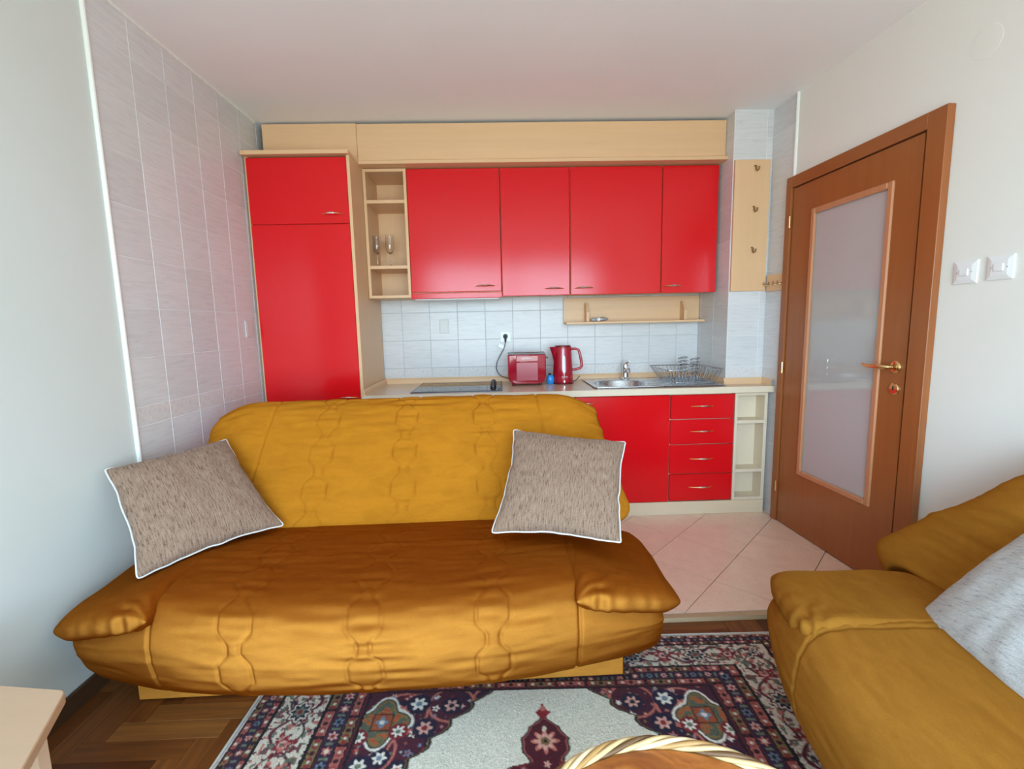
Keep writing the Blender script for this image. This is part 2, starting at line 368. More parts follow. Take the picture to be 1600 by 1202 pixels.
for i in range(3):
    fs += [(I(i,0,0), I(i,0,1), I(i+1,0,1), I(i+1,0,0)), (I(i,3,0), I(i+1,3,0), I(i+1,3,1), I(i,3,1)), (I(0,i,0), I(0,i+1,0), I(0,i+1,1), I(0,i,1)), (I(3,i,0), I(3,i,1), I(3,i+1,1), I(3,i+1,0))]
fs += [(I(1,1,0), I(2,1,0), I(2,1,1), I(1,1,1)), (I(1,2,0), I(1,2,1), I(2,2,1), I(2,2,0)), (I(1,1,0), I(1,1,1), I(1,2,1), I(1,2,0)), (I(2,1,0), I(2,2,0), I(2,2,1), I(2,1,1))]
obj('wall_back', g.add(vs, fs), M['wall'], fixn=True, smooth=0, **S)
g = G(); t_ = .05
win = obj('window_1', g.box(w0, w0+t_, BACK_Y-.13, BACK_Y-.06, wz0, wz1).box(w1-t_, w1, BACK_Y-.13, BACK_Y-.06, wz0, wz1).box(w0+t_, w1-t_, BACK_Y-.13, BACK_Y-.06, wz0, wz0+t_).box(w0+t_, w1-t_, BACK_Y-.13, BACK_Y-.06, wz1-t_, wz1).box((w0+w1)/2-.04, (w0+w1)/2+.04, BACK_Y-.13, BACK_Y-.06, wz0+t_, wz1-t_), M['white'], smooth=0, **S)

# wall tiles, each one an object under its wall
TILE_CACHE = {}
def tile(parent, kind, plane, a0, a1, z0, z1, off=0.0, M0=None, name='tile'):
    """plane 'x' : face towards +x at x=off ; 'y' : face towards -y at y=off ; 'l': face towards -x ; 'r': right wall frame"""
    J = .0018; w, h = a1-a0-2*J, z1-z0-2*J
    if w < .004 or h < .004: return
    key = (plane, kind, round(w, 4), round(h, 4)); th = TW+.003; b = .0012
    if key not in TILE_CACHE:
        A = [(-w/2, -h/2), (w/2, -h/2), (w/2, h/2), (-w/2, h/2)]; B = [(x*(1-2*b/w), z*(1-2*b/h)) for x, z in A]
        pts = [(x, 0, z) for x, z in A]+[(x, th-b, z) for x, z in A]+[(x, th, z) for x, z in B]      # second coordinate = outwards
        fs = [(i, (i+1) % 4, 4+(i+1) % 4, 4+i) for i in range(4)]+[(4+i, 4+(i+1) % 4, 8+(i+1) % 4, 8+i) for i in range(4)]+[(8, 9, 10, 11)]
        if plane == 'x': pts = [(n, -a, z) for a, n, z in pts]
        elif plane == 'y': pts = [(a, -n, z) for a, n, z in pts]
        elif plane == 'l': pts = [(-n, a, z) for a, n, z in pts]
        elif plane == 'r': pts = [(n, -a, z) for a, n, z in pts]
        gg = G(); gg.add(pts, fs); me = mesh_of(name, gg, M['border'] if kind == 'b' else M['tile'], smooth=0)
        bb = bmesh.new(); bb.from_mesh(me); bmesh.ops.recalc_face_normals(bb, faces=bb.faces); bb.to_mesh(me); bb.free(); TILE_CACHE[key] = me
    o = bpy.data.objects.new('border_tile' if kind == 'b' else name, TILE_CACHE[key]); COL.objects.link(o)
    c = (a0+a1)/2; zc = (z0+z1)/2
    if plane == 'x': o.location = (off-TW, c, zc)
    elif plane == 'y': o.location = (c, off+TW, zc)
    elif plane == 'l': o.location = (off+TW, c, zc)
    else:
        p = RW @ Vector((off-TW, c, zc)); o.location = p; o.rotation_euler = (0, 0, RA)
    o.parent = parent; WM[o] = WM[parent]
ZB, ZBT = .862, .940
def rows(z_lo, z_hi):
    e = [ZB, ZBT]
    while e[-1]+.2 < z_hi-.01: e.append(round(e[-1]+.2, 4))
    e.append(z_hi)
    lo = [ZB]
    while lo[-1]-.2 > z_lo: lo.append(round(lo[-1]-.2, 4))
    lo.append(z_lo); e = sorted(set(lo+e)); return [(a, b) for a, b in zip(e, e[1:]) if b-a > .006]
def wall_tiles(parent, plane, edges, z_lo, z_hi, off):
    for z0, z1 in rows(z_lo, z_hi):
        for a0, a1 in zip(edges, edges[1:]): tile(parent, 'b' if abs(z0-ZB) < 1e-6 and abs(z1-ZBT) < 1e-6 else 't', plane, a0, a1, z0, z1, off)
obj('trim_1', G().box(.0001, .006, -1.545, -.005, .0, H-.001), M['grout_w'], smooth=0, **S)      # mortar bed of the left tiling
YT = [-1.545, -1.351, -1.151, -.951, -.751, -.551, -.351, -.151]
wall_tiles(wall_left, 'x', YT, .06, H-.012, .0045)
wall_tiles(wall_kitchen, 'y', [.622, .7685, .9685, 1.1685, 1.3685, 1.5685, 1.7685, 1.9685, 2.1685, 2.3685, 2.5685, 2.7685, 2.9305], ZB-.02, 1.47, .0)
wall_tiles(column, 'l', [-.4502, -.2502, -.0502, -.006], ZB-.02, H-.001, 2.9305)
wall_tiles(column, 'y', [2.9305, 3.1305, 3.1695], ZB-.02, H-.001, -.4502)
obj('trim_5', RG().box(.0001, .0045, .456, .662, 0, H-.001), M['grout_w'], smooth=0, **S)
wall_tiles(wall_right, 'r', [.459, .659], .0, H-.001, .0030)
obj('trim_2', G().tube([(.004, -1.552, 0.0), (.004, -1.552, H)], .009, 10), M['trim'], **S)
obj('trim_3', RG().tube([(.004, .667, 2.044), (.004, .667, H)], .009, 10), M['trim'], **S)
obj('trim_4', G().box(.0005, .016, -1.55, -.36, H-.012, H-.0005), M['trim'], **S)
obj('baseboard_left', G().box(0, .016, BACK_Y+.01, -1.575, FL-.01, .045, .003), M['basebrown'], **S)
obj('baseboard_right', RG().box(0, .016, 1.60, 4.7, FL-.01, .045, .003), M['basebrown'], **S)

# floor tiles laid diagonally in the kitchen
def clip(poly, f):
    out = []
    for i in range(len(poly)):
        p, q = poly[i], poly[(i+1) % len(poly)]; a, b = f(p), f(q)
        if a >= 0: out.append(p)
        if a*b < 0: t = a/(a-b); out.append((p[0]+(q[0]-p[0])*t, p[1]+(q[1]-p[1])*t))
    return out
YS = YST+.004
for i in range(-11, 8):
    for j in range(-4, 8):
        if (i+j) % 2 == 0: continue
        cx_, cy_ = 2.235+.2365*i, -1.109+.2365*j; hw = .2365-.0026
        p = [(cx_-hw, cy_), (cx_, cy_-hw), (cx_+hw, cy_), (cx_, cy_+hw)]
        for f in (lambda q: q[1]-YS, lambda q: -.50-q[1], lambda q: q[0]-.02, lambda q: xr(q[1])-.004-q[0]):
            p = clip(p, f)
            if len(p) < 3: break
        if len(p) < 3: continue
        A = sum(p[k][0]*p[(k+1) % len(p)][1]-p[(k+1) % len(p)][0]*p[k][1] for k in range(len(p)))/2
        if abs(A) < .0004: continue
        mx, my = sum(q[0] for q in p)/len(p), sum(q[1] for q in p)/len(p)
        gg = G().prism([(x-mx, y-my) for x, y in p], -.006, .0045)
        o = bpy.data.objects.new('floor_tile', mesh_of('floor_tile', gg, M['ftile'], smooth=0)); COL.objects.link(o); o.parent = floor; o.location = (mx, my, -.0045)
g = G().prism([(.02, YST-.030), (xr(YST)-.002, YST-.030), (xr(YST)-.002, YST-.002), (.02, YST-.002)], FL-.012, -.001)
obj('threshold_strip', g, M['oakstrip'], parent=floor, smooth=0)

# herringbone parquet (boards parallel to the walls), only where it can be seen
BW, BL = .070, .350; PB = {}
REST = G()
def board(x0, x1, y0, y1, horiz, single=True):
    x0, x1 = max(x0, .001), min(x1, 3.30); y1 = min(y1, YST-.031)
    if x1-x0 < .004 or y1-y0 < .004: return
    if not single: REST.box(x0+.0005, x1-.0005, y0+.0005, y1-.0005, FL-.010, FL); return
    J = .0005; L, W = ((x1-x0), (y1-y0)) if horiz else ((y1-y0), (x1-x0)); key = (round(L, 4), round(W, 4))
    if key not in PB: PB[key] = mesh_of('parquet_board', G().box(-L/2+J, L/2-J, -W/2+J, W/2-J, -.010, 0, .0007), M['parquet'], smooth=0)
    o = bpy.data.objects.new('parquet_board', PB[key]); COL.objects.link(o); o.parent = floor
    o.location = ((x0+x1)/2, (y0+y1)/2, FL+random.uniform(-.0003, .0003)); o.rotation_euler = (0, 0, 0 if horiz else PI/2)
def seen(x, y): return (x < 1.15 and -2.95 < y < -1.6) or (x > 1.75 and -2.1 < y < -1.4)
K = int(BL/BW)
for i in range(-70, 70):
    for j in range(-12, 14):
        ox = BW*i+BL*j; oy = BW*i-BL*j-1.60           # classic herringbone lattice
        for hz, (a, b, c, d) in ((True, (ox, ox+BL, oy, oy+BW)), (False, (ox, ox+BW, oy+BW, oy+BW+BL))):
            if -.4 < a < 3.5 and -4.9 < c < -1.2: board(a, b, max(c, BACK_Y), d, hz, seen((a+b)/2, (c+d)/2) or seen(a, c) or seen(b, d))

o = obj('parquet_boards', REST, M['parquet'], floor, smooth=0); o['kind'] = 'stuff'

# ---------------------------------------------------------------- kitchen
YU, YT_, YB = -.305, -.5524, -.564
def handle(parent, x, z, y, L=.105, name='handle'):
    """slim bow handle: brass ends, silver middle; lies along x in front of plane y"""
    g = G(); N = 15; pts = []; rs = []
    for k in range(N):
        u = -1+2*k/(N-1); pts.append((x+u*L/2, y-.022*(1-abs(u)**2.2)-.002, z+.004*(1-u*u))); rs.append(.0018+.0042*(1-abs(u))**.8)
    g.m = 0; g.tube(pts[:6], rs[:6], 8); g.tube(pts[9:], rs[9:], 8); g.m = 1; g.tube(pts[5:10], [r*1.04 for r in rs[5:10]], 8)
    g.m = 0
    for s in (-1, 1): g.tube([(x+s*L*.38, y+.001, z), (x+s*L*.38, y-.010, z+.001)], .0035, 6)
    return obj(name, g, [M['brass'], M['silver']], parent)

# tall cabinet
tc = thing('tall_cabinet', 'tall red two-door cabinet in the corner beside the tiled side wall', 'cabinet', (.31, -.28, 0))
g = G(); x0, x1_ = .014, .6239
for a, b in ((x0, x0+.018), (x1_-.018, x1_)): g.box(a, b, YT_+.02, -.012, .085, 2.235)
obj('side_panel', G().box(x0, x0+.018, YT_+.02, -.012, .085, 2.235), M['beechz'], tc, smooth=0)
obj('side_panel', G().box(x1_-.018, x1_, YT_+.002, -.012, .085, 2.235), M['beechz'], tc, smooth=0)
obj('carcass', G().box(x0+.018, x1_-.018, YT_+.022, -.012, .085, 2.230), M['beechz'], tc, smooth=0)
obj('cornice', G().box(x0, x1_+.004, YT_-.030, -.012, 2.235, 2.258, .002), M['beech'], tc, smooth=0)
obj('plinth', G().box(x0, x1_, YT_+.03, YT_+.045, .0, .085), M['plinth'], tc, smooth=0)
d = obj('door', G().box(.030, .604, YT_, YT_+.019, 1.8540, 2.226, .003), M['red'], tc, smooth=0); handle(d, .505, 1.905, YT_, .125)
d = obj('door', G().box(.030, .604, YT_, YT_+.019, .088, 1.8510, .003), M['red'], tc, smooth=0); handle(d, .535, .815, YT_, .125)

# bulkhead boards above the cupboards
YBK = -.3527
tag(obj('bulkhead_panel', G().box(.0456, .6174, YBK, YBK+.018, 2.2585, H-.012, .001), M['beech'], smooth=0), 'short pale wooden panel closing the gap above the tall cabinet', 'panel')
bk = thing('cornice_board', 'long pale wooden bulkhead board over the red wall cupboards with ledge', 'panel', (1.77, YBK, 2.24))
obj('board', G().box(.6195, 2.925, YBK, YBK+.018, 2.262, H-.016, .001), M['beech'], bk, smooth=0)
obj('ledge', G().box(.6250, 2.958, YBK-.030, -.01, 2.240, 2.262, .003), M['beech'], bk, smooth=0)

# open wall shelf
ws = thing('wall_shelf', 'narrow open pale wooden wall shelf of three compartments holding two glasses', 'shelf', (.76, -.15, 1.426))
a0, a1, b0, b1 = .6264, .9005, 1.430, 2.236; th = .018
obj('side_panel', G().box(a0, a0+th, YU, -.012, b0, b1, .001), M['beechz'], ws, smooth=0); obj('side_panel', G().box(a1-th, a1, YU, -.012, b0, b1, .001), M['beechz'], ws, smooth=0)
for z in (b0, 1.617, 2.026, b1-th): obj('shelf_board', G().box(a0+th, a1-th, YU, -.02, z, z+th+.003*(z in (1.617, 2.026)), .001), M['beech'], ws, smooth=0)
obj('back_panel', G().box(a0+th, a1-th, -.020, -.012, b0, b1), M['beechz'], ws, smooth=0)
for k, (x, lab) in enumerate(((.668, 'clear stemmed champagne glass nearer the shelf side panel beside the tall cabinet'), (.754, 'clear stemmed champagne glass nearer the red cupboard door on the middle shelf'))):
    gl = thing('champagne_glass', lab, 'glass', (x, -.20, 1.6385), 0, 'champagne glasses on the open shelf')
    z = 1.6385; c = (x, -.20, z)
    obj('bowl', G().lathe([(.0045, .086), (.016, .094), (.025, .112), (.0285, .135), (.0275, .170), (.0255, .206), (.0243, .206), (.0263, .170), (.0272, .135), (.0238, .114), (.015, .097), (.0, .091)], c, 28), M['glass'], gl, fixn=True)
    obj('stem', G().lathe([(.0048, .087), (.0038, .07), (.0032, .045), (.0048, .034), (.0036, .028), (.0045, .016), (.008, .007)], c, 16), M['glass'], gl, fixn=True)
    obj('foot', G().lathe([(.0, .0), (.031, .0), (.031, .0015), (.012, .005), (.0, .0075)], c, 28), M['glass'], gl, fixn=True)

# red wall cupboards
def wall_cabinet(label, xa, xb, hx, hood=False, tilt=0.0):
    t = thing('wall_cabinet', label, 'cabinet', ((xa+xb)/2, -.15, 1.426), 0, 'red wall cupboards')
    obj('carcass', G().box(xa+.001, xb-.001, YU+.020, -.012, 1.436, 2.236), M['beechz'], t, smooth=0)
    zb = 1.462 if hood else 1.428
    d = obj('door', G().box(xa+.002, xb-.002, YU, YU+.019, zb, 2.232, .003), M['red'], t, smooth=0)
    handle(d, hx, zb+.042 if not hood else zb+.034, YU, .125)
    if hood: obj('hood_front', G().box(xa+.002, xb+.001, YU-.006, YU+.020, 1.420, 1.456, .003), M['red'], t, smooth=0); obj('hood_body', G().box(xa+.02, xb-.02, YU+.021, -.02, 1.415, 1.4355), M['white'], t, smooth=0)
    return t
wall_cabinet('red wall cupboard with hood strip below its door, beside the open shelf', .9015, 1.4925, 1.384, True)
wall_cabinet('narrow red wall cupboard between the hood cupboard and the wide one', 1.4945, 1.9415, 1.838)
wall_cabinet('wide red wall cupboard above the sink with handle at its left', 1.9445, 2.5425, 2.035)
wall_cabinet('slim red wall cupboard at the end next to the tiled column', 2.5445, 2.9115, 2.625)

# small spice shelf under the cupboards
sp = thing('narrow_shelf', 'narrow pale wooden shelf with backboard and two brackets above the sink', 'shelf', (2.44, -.05, 1.235))
obj('backboard', G().box(1.935, 2.925, -.022, -.0045, 1.240, 1.424, .001), M['beech'], sp, smooth=0)
obj('shelf_board', G().box(1.940, 2.925, -.130, -.022, 1.234, 1.250, .002), M['beech'], sp, smooth=0)
for bx in (2.088, 2.785):
    g = G(); A = [(-.022, 1.2505), (-.105, 1.2505), (-.105, 1.318), (-.060, 1.385), (-.022, 1.385)]
    vs = [(bx, y, z) for y, z in A]+[(bx+.018, y, z) for y, z in A]
    g.add(vs, [tuple(range(5)), tuple(range(5, 10))[::-1]]+[(i, 5+i, 5+(i+1) % 5, (i+1) % 5) for i in range(5)])
    obj('bracket', g, M['beechz'], sp, fixn=True, smooth=0)
bl = thing('light_bulb', 'small grey and white bulb lying on the narrow shelf by its bracket', 'bulb', (2.175, -.085, 1.251))
Mx = Matrix.Rotation(PI/2, 3, 'Y')
obj('bulb_glass', G().lathe([(.006, 0), (.012, .004), (.0155, .018), (.013, .036), (.006, .058), (0, .064)], (2.185, -.085, 1.267), 18, Mx), M['bulbgrey'], bl)
obj('collar', G().lathe([(.0, -.018), (.010, -.018), (.0135, -.008), (.0125, .003), (.0, .004)], (2.185, -.085, 1.2645), 18, Mx), M['white'], bl)
obj('socket_end', G().lathe([(.0, -.062), (.008, -.062), (.013, -.052), (.0135, -.030), (.008, -.019), (0, -.019)], (2.185, -.085, 1.2645), 18, Mx), M['whitegrey'], bl)

# coat hook board and key board
cb = thing('coat_hook_board', 'tall pale wooden board with three brass hooks on the tiled column', 'coat rack', (3.04, -.455, 1.42))
obj('board', G().box(2.9315, 3.1500, -.470, -.4535, 1.420, 2.208, .001), M['beechz'], cb, smooth=0)
def hook(parent, P, out, s=1.0):
    P = Vector(P); o = Vector(out); z = Vector((0, 0, 1))
    pts = [P+o*.002*s+z*.016*s, P+o*.012*s+z*.012*s, P+o*.010*s-z*.004*s, P+o*.018*s-z*.016*s, P+o*.032*s-z*.012*s, P+o*.034*s+z*.004*s]
    g = G().tube([tuple(q) for q in pts], [.005*s, .0045*s, .004*s, .004*s, .004*s, .0055*s], 8)
    obj('hook', g, M['copper'], parent)
for hz in (2.155, 1.915, 1.670): hook(cb, (3.052, -.470, hz), (0.3, -.95, 0), 1.05)
kb = rthing('key_rack', 'small pale wooden key rack with wavy hooks between column and door frame', 'key rack', .0, .54, 1.41)
obj('board', RG().box(.0065, .018, .474, .655, 1.412, 1.512, .001), M['beech'], kb, smooth=0)
for a in (.505, .55, .595, .635):
    g = RG(); P = Vector((.018, a, 1.458))
    pts = [P, P+Vector((.010, 0, -.004)), P+Vector((.020, -.004, -.010)), P+Vector((.028, -.012, -.002)), P+Vector((.026, -.016, .010))]
    obj('hook', g.tube([tuple(q) for q in pts], .0032, 7), M['copper'], kb)

# worktop with upstands
wk = thing('worktop', 'beige laminate worktop with pale front edge and upstands', 'worktop', (1.9, -.3, .79))
HOLE = (2.085, 2.485, -.505, -.105)
obj('slab', G().rects((.6260, 3.172, -.590, -.0), HOLE, .7925, .829), M['counter'], wk, fixn=True, smooth=0)
obj('front_edge', G().box(.6260, 3.172, -.598, -.590, .7905, .830, .002), M['cream'], wk, smooth=0)
def ups(p0, p1, w=.018, h=.040):
    p0, p1 = Vector((*p0, .829)), Vector((*p1, .829)); d = (p1-p0); L = d.length; ang = math.atan2(d.y, d.x)
    g = G(Matrix.Translation(p0) @ Matrix.Rotation(ang, 4, 'Z'))
    P = [(0, 0), (-w, 0), (-w*.75, h*.6), (-w*.35, h), (0, h)]
    vs = [(0, y, z) for y, z in P]+[(L, y, z) for y, z in P]; g.add(vs, [tuple(range(5)), tuple(range(5, 10))[::-1]]+[(i, 5+i, 5+(i+1) % 5, (i+1) % 5) for i in range(5)])
    return obj('upstand', g, M['beech'], wk, fixn=True, smooth=0)
ups((.627, -.588), (.627, -.006)); ups((.627, -.0045), (2.926, -.0045)); ups((2.926, -.006), (2.926, -.462)); ups((2.910, -.4555), (3.168, -.4555))
e0, e1 = RW @ Vector((.004, .456, 0)), RW @ Vector((.004, .572, 0)); ups((e0.x, e0.y), (e1.x, e1.y))
obj('end_cap', RG().box(.0035, .022, .573, .585, .8295, .862, .002), M['whitegrey'], wk, smooth=0)

# base units
def base_carcass(parent, xa, xb): obj('carcass', G().box(xa, xb, YB+.020, -.012, .086, .7915), M['cream'], parent, smooth=0)
for xa, xb, lab in ((.6262, 1.228, 'red base cupboard under the hob, hidden behind the sofa back'), (1.230, 1.929, 'red base cupboard under the toaster, hidden behind the sofa back')):
    t = thing('base_cabinet', lab, 'cabinet', ((xa+xb)/2, -.28, .086)); base_carcass(t, xa, xb)
    d = obj('door', G().box(xa+.002, xb-.002, YB, YB+.019, .088, .783, .003), M['red'], t, smooth=0); handle(d, xb-.08, .745, YB)
t = thing('base_cabinet', 'red sink cupboard with one door next to the drawers', 'cabinet', (2.23, -.28, .086))
g = G().box(1.931, 2.530, YB+.020, -.012, .086, .62); obj('carcass', g, M['cream'], t, smooth=0)
d = obj('door', G().box(1.933, 2.528, YB, YB+.019, .088, .783, .003), M['red'], t, smooth=0); handle(d, 2.000, .742, YB)
t = thing('drawer_cabinet', 'red base unit of four drawers beside the open end shelf', 'cabinet', (2.735, -.28, .086)); base_carcass(t, 2.532, 2.924)
zz = [.783, .624, .461, .268, .088]
for k in range(4):
    d = obj('drawer', G().box(2.534, 2.938, YB, YB+.019, zz[k+1]+.003, zz[k]-.002, .003), M['red'], t, smooth=0); handle(d, 2.735, (zz[k]+zz[k+1])/2+.004, YB, .15)
t = thing('end_shelf', 'open cream end shelf of three compartments under the worktop by the door', 'shelf', (3.04, -.51, .086))
a0, a1, b0, b1 = 2.9415, 3.149, .086, .785
obj('side_panel', G().box(a0, a0+.018, YB, -.4565, b0, b1, .001), M['cream'], t, smooth=0); obj('side_panel', G().box(a1-.020, a1, YB, -.4565, b0, b1, .001), M['cream'], t, smooth=0)
for z, h in ((b0, .022), (.270, .024), (.589, .024), (.768, .020)): obj('shelf_board', G().box(a0+.018, a1-.020, YB, -.463, z, z+h-.003, .001), M['cream'], t, smooth=0)
obj('back_panel', G().box(a0+.018, a1-.020, -.463, -.4565, b0, b1), M['cream'], t, smooth=0)
tag(obj('plinth_board', G().box(.6262, 3.149, YB-.001, YB+.015, .0005, .0850, .001), M['plinth'], smooth=0), 'pale wooden plinth board under the red base units', 'plinth')

# hob
hb = thing('hob', 'black glass hob set in the worktop with knobs at its side', 'hob', (1.19, -.285, .83))
obj('frame', G().rects((.905, 1.480, -.528, -.040), (.918, 1.467, -.515, -.053), .829, .8345), M['hobframe'], hb, fixn=True, smooth=0)
obj('glass_top', G().box(.916, 1.469, -.517, -.051, .8295, .8350, .001), M['hob'], hb, smooth=0)
for x, y, r in ((1.03, -.16, .07), (1.03, -.40, .09), (1.27, -.16, .09), (1.27, -.40, .07)):
    obj('cooking_zone', G().lathe([(r-.004, .8351), (r-.004, .8354), (r, .8354), (r, .8351)], (x, y, 0), 36, caps=False), M['hobring'], hb, fixn=True)
for y in (-.14, -.23, -.32, -.41):
    obj('knob', G().lathe([(.0, .835), (.021, .835), (.021, .839), (.017, .842), (.015, .855), (.0, .856)], (1.420, y, 0), 20).box(1.415, 1.425, y-.017, y+.017, .853, .862, .002), M['black'], hb)

# sink
sk = thing('sink', 'stainless steel sink with round bowl and draining board', 'sink', (2.48, -.3, .83))
N = 64; cx_, cy_, R = 2.285, -.305, .185
def sq(th, x0, x1, y0, y1):
    c, s = math.cos(th), math.sin(th); k = min(((x1-cx_)/c if c > 1e-9 else (x0-cx_)/c if c < -1e-9 else 9), ((y1-cy_)/s if s > 1e-9 else (y0-cy_)/s if s < -1e-9 else 9)); return cx_+c*k, cy_+s*k
prof_ = [(1.0, .8335, True), (1.0, .8375, True), (.93, .8370, True), (R+.012, .8345, False), (R, .832, False), (R-.006, .82, False), (R-.020, .72, False), (R-.05, .69, False), (.04, .682, False), (.0001, .682, False)]
A = np.zeros((len(prof_), N, 3))
for i, (r, z, isq) in enumerate(prof_):
    for k in range(N):
        th = 2*PI*(k+.5)/N
        if isq:
            x, y = sq(th, 2.062, 2.520, -.535, -.062); x, y = cx_+(x-cx_)*r, cy_+(y-cy_)*r
        else: x, y = cx_+r*math.cos(th), cy_+r*math.sin(th)
        A[i, k] = (x, y, z)
obj('bowl', G().grid(A, cv=True), M['steel'], sk, fixn=True, smooth=50)
nx, ny = 40, 60; A = np.zeros((nx, ny, 3))
for i in range(nx):
    for j in range(ny):
        u, v = i/(nx-1), j/(ny-1); x = 2.520+.385*u; y = -.535+.473*v
        inr = min(u*.385, (1-u)*.385, v*.473, (1-v)*.473); gz = .8368
        if inr < .012: gz = .8375 if inr > .002 else .8335
        elif .03 < u*.385 < .36 and .05 < v*.473 < .42: gz = .8345+.0016*math.sin(2*PI*y/.032)
        else: gz = .8352
        A[i, j] = (x, y, gz)
obj('draining_board', G().grid(A), M['steel'], sk, fixn=True, smooth=50)
obj('drain', G().lathe([(.0, .684), (.028, .684), (.034, .686), (.034, .682)], (cx_, cy_, 0), 24), M['chrome'], sk)
fc = thing('faucet', 'chrome single lever kitchen faucet behind the sink bowl', 'faucet', (2.375, -.09, .838))
fx, fy = 2.372, -.088
obj('body', G().lathe([(.029, .836), (.029, .842), (.023, .848), (.021, .90), (.023, .925), (.020, .940), (.0, .944)], (fx, fy, 0), 24), M['chrome'], fc)
obj('spout', G().tube([(fx, fy, .885), (fx-.008, fy-.05, .905), (fx-.016, fy-.11, .922), (fx-.024, fy-.165, .924), (fx-.028, fy-.185, .914), (fx-.029, fy-.190, .900)], [.014, .013, .012, .012, .0125, .013], 14), M['chrome'], fc)
obj('lever', G().tube([(fx, fy+.004, .942), (fx+.002, fy-.012, .955), (fx+.005, fy-.045, .966), (fx+.008, fy-.085, .970)], [.017, .015, .010, .0085], 12), M['chrome'], fc)

# dish rack
dr = thing('dish_rack', 'chrome wire dish rack with two cutlery holders on the draining board', 'dish rack', (2.73, -.29, .838))
B = (2.595, 2.865, -.450, -.135); Tt = (2.540, 2.905, -.480, -.095); zb_, zt_ = .844, .928
def rr(b, z, r=.02):
    x0, x1, y0, y1 = b; P = []
    for cxx, cyy, a in ((x1-r, y1-r, 0), (x0+r, y1-r, 90), (x0+r, y0+r, 180), (x1-r, y0+r, 270)):
        for k in range(5): th = math.radians(a+22.5*k); P.append((cxx+r*math.cos(th), cyy+r*math.sin(th), z))
    return P
obj('top_rim', G().tube(rr(Tt, zt_), .0030, 8, True), M['wire'], dr); obj('bottom_rim', G().tube(rr(B, zb_), .0026, 8, True), M['wire'], dr)
g = G()
for k in range(13):
    u = .04+.92*k/12; xt = Tt[0]+(Tt[1]-Tt[0])*u; xb = B[0]+(B[1]-B[0])*u
    g.tube([(xt, Tt[3], zt_), (xt*.5+xb*.5, (Tt[3]+B[3])/2+.002, .885), (xb, B[3], zb_), (xb, -.29, zb_+.004), (xb, B[2], zb_), (xt*.5+xb*.5, (Tt[2]+B[2])/2-.002, .885), (xt, Tt[2], zt_)], .0016, 6)
for k in range(9):
    u = .06+.88*k/8; yt = Tt[2]+(Tt[3]-Tt[2])*u; yb = B[2]+(B[3]-B[2])*u
    for s in (0, 1): g.tube([(Tt[s], yt, zt_), (B[s], yb, zb_)], .0016, 6)
for k in range(11):
    x = 2.63+.02*k
    g.tube([(x, -.30, zb_), (x-.006, -.30, .875), (x, -.262, .892), (x+.004, -.25, zb_)], .0015, 6)
o = obj('wires', g, M['wire'], dr); o['kind'] = 'stuff'
for hx, hy, zz0 in ((2.730, -.235, .0), (2.800, -.275, -.006)):
    g = G()
    for k in range(5):
        z = .895+.0235*k+zz0; g.tube([(hx+.031*math.cos(a), hy+.031*math.sin(a), z+.006*math.cos(a)) for a in [2*PI*q/20 for q in range(20)]], .0025, 6, True)
    for a in (.4, 2.0, 3.5, 5.1): g.tube([(hx+.031*math.cos(a), hy+.031*math.sin(a), .846), (hx+.031*math.cos(a), hy+.031*math.sin(a), .992+zz0+.006*math.cos(a))], .0018, 6)
    o = obj('cutlery_holder', g, M['wire'], dr); o['kind'] = 'stuff'

# toaster
def text_part(name, s, size, loc, rot, m, parent, depth=.0004):
    c = bpy.data.curves.new(name, 'FONT'); c.body = s; c.size = size; c.extrude = depth; c.align_x = 'CENTER'; c.align_y = 'CENTER'; c.space_character = 1.05
    ob = bpy.data.objects.new(name, c); COL.objects.link(ob); bpy.context.view_layer.update()
    me = bpy.data.meshes.new_from_object(ob.evaluated_get(bpy.context.evaluated_depsgraph_get())); bpy.data.objects.remove(ob)
    T = WM[parent].inverted() @ Matrix.Translation(loc) @ rot.to_4x4(); me.transform(T); me.materials.clear(); me.materials.append(m)
    o = bpy.data.objects.new(name, me); COL.objects.link(o); o.parent = parent; WM[o] = WM[parent]; return o
FRONT = Matrix.Rotation(PI/2, 3, 'X')
tt = thing('toaster', 'dark red plastic toaster with dark top plugged in on the worktop', 'toaster', (1.650, -.215, .829))
def rrect(x0, x1, z0, z1, rb, rt, n=6):
    P = []
    for cxx, czz, r, a in ((x1-rt, z1-rt, rt, 0), (x0+rt, z1-rt, rt, 90), (x0+rb, z0+rb, rb, 180), (x1-rb, z0+rb, rb, 270)):
        for k in range(n+1): th = math.radians(a+90*k/n); P.append((cxx+r*math.cos(th), czz+r*math.sin(th)))
    return P
def extr(P, ys, sc):
    """loft of an x-z outline along y; sc: (scale x, scale z) per station about the outline's centre"""
    cxx = (min(p[0] for p in P)+max(p[0] for p in P))/2; czz = (min(p[1] for p in P)+max(p[1] for p in P))/2
    A = np.array([[(cxx+(x-cxx)*s, y, czz+(z-czz)*s) for x, z in P] for y, s in zip(ys, sc)]); g = G().grid(A, cv=True); n = len(P)
    g.f.append(tuple(range(n))); g.mi.append(g.m); b = (len(ys)-1)*n; g.f.append(tuple(b+k for k in range(n))[::-1]); g.mi.append(g.m); return g
P = rrect(1.520, 1.778, .840, 1.042, .055, .012)
obj('housing', extr(P, [-.305, -.301, -.292, -.150, -.141, -.137], [.93, .975, 1, 1, .975, .93]), M['applered'], tt, fixn=True)
obj('front_panel', G().box(1.575, 1.725, -.3095, -.300, .862, .990, .004), M['panelred'], tt, smooth=0)
obj('name_plate', G().box(1.575, 1.725, -.308, -.300, .994, 1.034, .003), M['applered'], tt, smooth=0)
